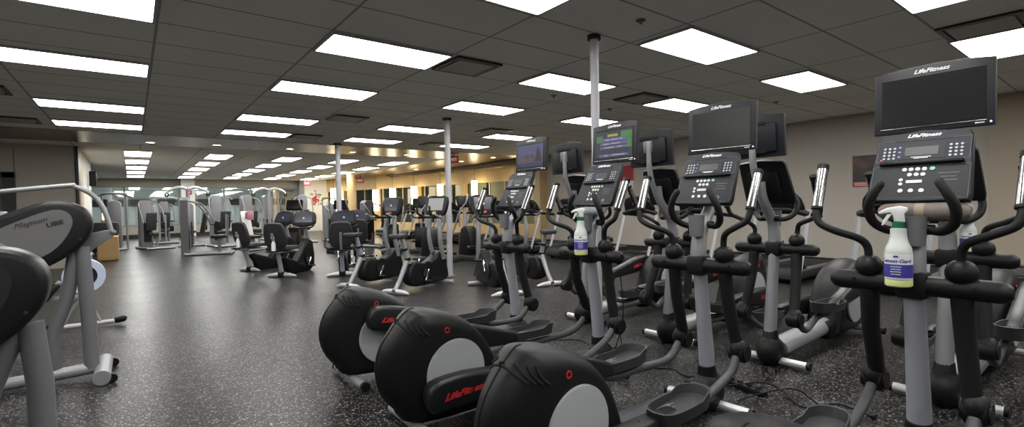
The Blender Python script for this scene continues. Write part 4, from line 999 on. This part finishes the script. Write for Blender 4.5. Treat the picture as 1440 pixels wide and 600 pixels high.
# steppers / tall arm machine behind recumbents
def stepper(loc, rz, lb):
    t = thing('stair_climber', lb, 'exercise machine', loc, rz, 'stair climbers')
    MB().box((0,0,.06),(.9,.5,.12),.03).build('base', DGREY, t)
    MB().prism(smooth_poly([(.05,.1),(.0,.5),(.15,.75),(.35,.7),(.42,.3),(.42,.1)],2), -.14, .14, 'y', .04, 3).build('drive_shroud', BLACK, t)
    MB().tube([(.3,0,.6),(.36,0,1.2)], .045, 12).build('mast', SILVER, t)
    MB().box((.36,0,1.32),(.1,.4,.28),.04,rot=(0,R(20),0),seg=3).build('console', BLACK, t)
    for s in (-1,1):
        MB().box((-.2,s*.14,.25+.06*s),(.4,.13,.05),.015).build('step_pedal', BLACK, t)
        MB().tube([(.3,s*.2,.75),(.2,s*.26,1.1),(.02,s*.24,1.3),(.0,s*.2,1.48)], .018, 10, smooth=5).build('arm_lever', BRIGHT, t)
        MB().tube([(-.2,s*.14,.22+.06*s),(.1,s*.14,.3)], .025, 8).build('pedal_link', SILVER, t)
    return t
for k, (x, y, a, lb) in enumerate([(5.5,12.4,60,'stair climber with tall silver arm levers behind the recumbent bikes'),(6.2,12.2,60,'dark stair climber right of the one with tall silver levers'),(3.1,13.0,60,'stair climber just behind the leftmost recumbent console'),(4.6,14.0,60,'stair climber left of the far pole foot'),(5.3,9.6,100,'stair climber between the bikes and the treadmills, behind the pale screen'),(6.1,9.3,100,'stair climber right of the middle pole, behind the bikes')]):
    stepper((x,y,0), R(a), lb)
t = thing('wire_stand', 'black wire stand standing at the foot of the middle pole', 'rack', (4.85,7.1,0))
b = MB()
for s in (-1,1):
    b.tube([(s*.14,-.1,0),(s*.05,0,.62)], .008, 6); b.tube([(s*.14,.14,0),(s*.05,0,.62)], .008, 6)
for z in (.12,.28,.44): w = .14-(z/.62)*.09; b.tube([(-w,-.06,z),(w,-.06,z)], .006, 6); b.tube([(-w,.09,z),(w,.09,z)], .006, 6)
b.build('rack_frame', BLACK, t)

# ============================================================ CABLES ON THE FLOOR
def cable(pts, lb, r=.0045):
    t = thing('power_cable', lb, 'cable', (pts[0][0],pts[0][1],0))
    MB().tube([(x-pts[0][0],y-pts[0][1],max(z, r+.001)) for x, y, z in pts], r, 6, smooth=6).build('cable_cord', BLACK, t)
    p = Vector(pts[-1])-Vector((pts[0][0],pts[0][1],0)); MB().box((p.x,p.y,.012),(.05,.02,.02),.004).build('cable_plug', BLACK, t)
cable([(2.95,1.95,.006),(3.05,1.75,.006),(3.12,1.5,.08),(3.2,1.4,.02),(3.1,1.25,.006),(3.3,1.15,.006),(3.25,.95,.006)], 'loose black cable on the floor between the second elliptical and the rear row')
cable([(2.9,1.55,.006),(3.05,1.45,.05),(3.1,1.3,.1),(3.15,1.2,.03),(3.1,1.05,.006),(2.95,.9,.006)], 'looped black cable crossing the floor right of the second elliptical foot')
cable([(2.95,2.3,.006),(3.1,2.15,.006),(3.05,2.0,.006),(3.15,1.85,.006)], 'black cable on the floor behind the third elliptical foot')
cable([(2.95,3.3,.006),(3.15,3.15,.006),(3.1,2.9,.006),(3.2,2.75,.006)], 'black cable on the floor between the third and fourth ellipticals')
cable([(3.0,2.62,.006),(3.1,2.60,.3),(3.06,2.58,.62),(2.98,2.55,.7),(2.95,2.56,.5),(3.0,2.5,.006)], 'hanging black cable loop beside the third elliptical mast')
t = thing('power_strip', 'black power strip on the floor behind the second elliptical foot', 'power strip', (3.12,1.62,0), R(80))
MB().box((0,0,.018),(.3,.05,.035),.006).build('strip_body', BLACK, t)
for k in range(4): MB().box((-.1+k*.065,0,.045),(.03,.03,.025),.004).build('plug', DGREY, t)
t = thing('cable_adapter', 'small black adapter with silver end behind the third elliptical', 'adapter', (2.72,2.93,0), R(-60))
MB().box((0,0,.02),(.12,.05,.035),.006).build('adapter_body', BLACK, t); MB().box((.062,0,.02),(.01,.04,.028),.002).build('adapter_end', BRIGHT, t)

# ============================================================ SHELL BEHIND THE CAMERA
struct('wall_near', MB().box((2.2,-6.6,CH/2),(17,.2,CH)), WALLR)
struct('wall_left_near', MB().box((-6.0,4.1,CH/2),(.2,22,CH)), WALLR)

# ============================================================ WORLD, CAMERA
w = bpy.data.worlds.new('World'); bpy.context.scene.world = w; w.use_nodes = True
bg = w.node_tree.nodes['Background']; bg.inputs[0].default_value = (.012,.014,.02,1); bg.inputs[1].default_value = 1.
cam = bpy.data.cameras.new('Camera'); co = bpy.data.objects.new('Camera', cam); C.objects.link(co)
cam.sensor_width = 36; cam.lens = 694.88/1440*36; cam.clip_end = 200; cam.clip_start = .02
ya, pi_, ro = R(37.56), R(-1.04), R(-1.105)
f = Vector((math.sin(ya)*math.cos(pi_), math.cos(ya)*math.cos(pi_), math.sin(pi_))); r = Vector((math.cos(ya),-math.sin(ya),0)); u = r.cross(f)
r2 = math.cos(ro)*r+math.sin(ro)*u; u2 = -math.sin(ro)*r+math.cos(ro)*u
M = Matrix((r2, u2, -f)).transposed().to_4x4(); M.translation = (0,0,1.23); co.matrix_world = M
bpy.context.scene.camera = co
sc = bpy.context.scene
sc.view_settings.view_transform = 'Standard'; sc.view_settings.look = 'None'; sc.view_settings.gamma = 1; sc.view_settings.exposure = 1.12
sc.view_settings.use_curve_mapping = False
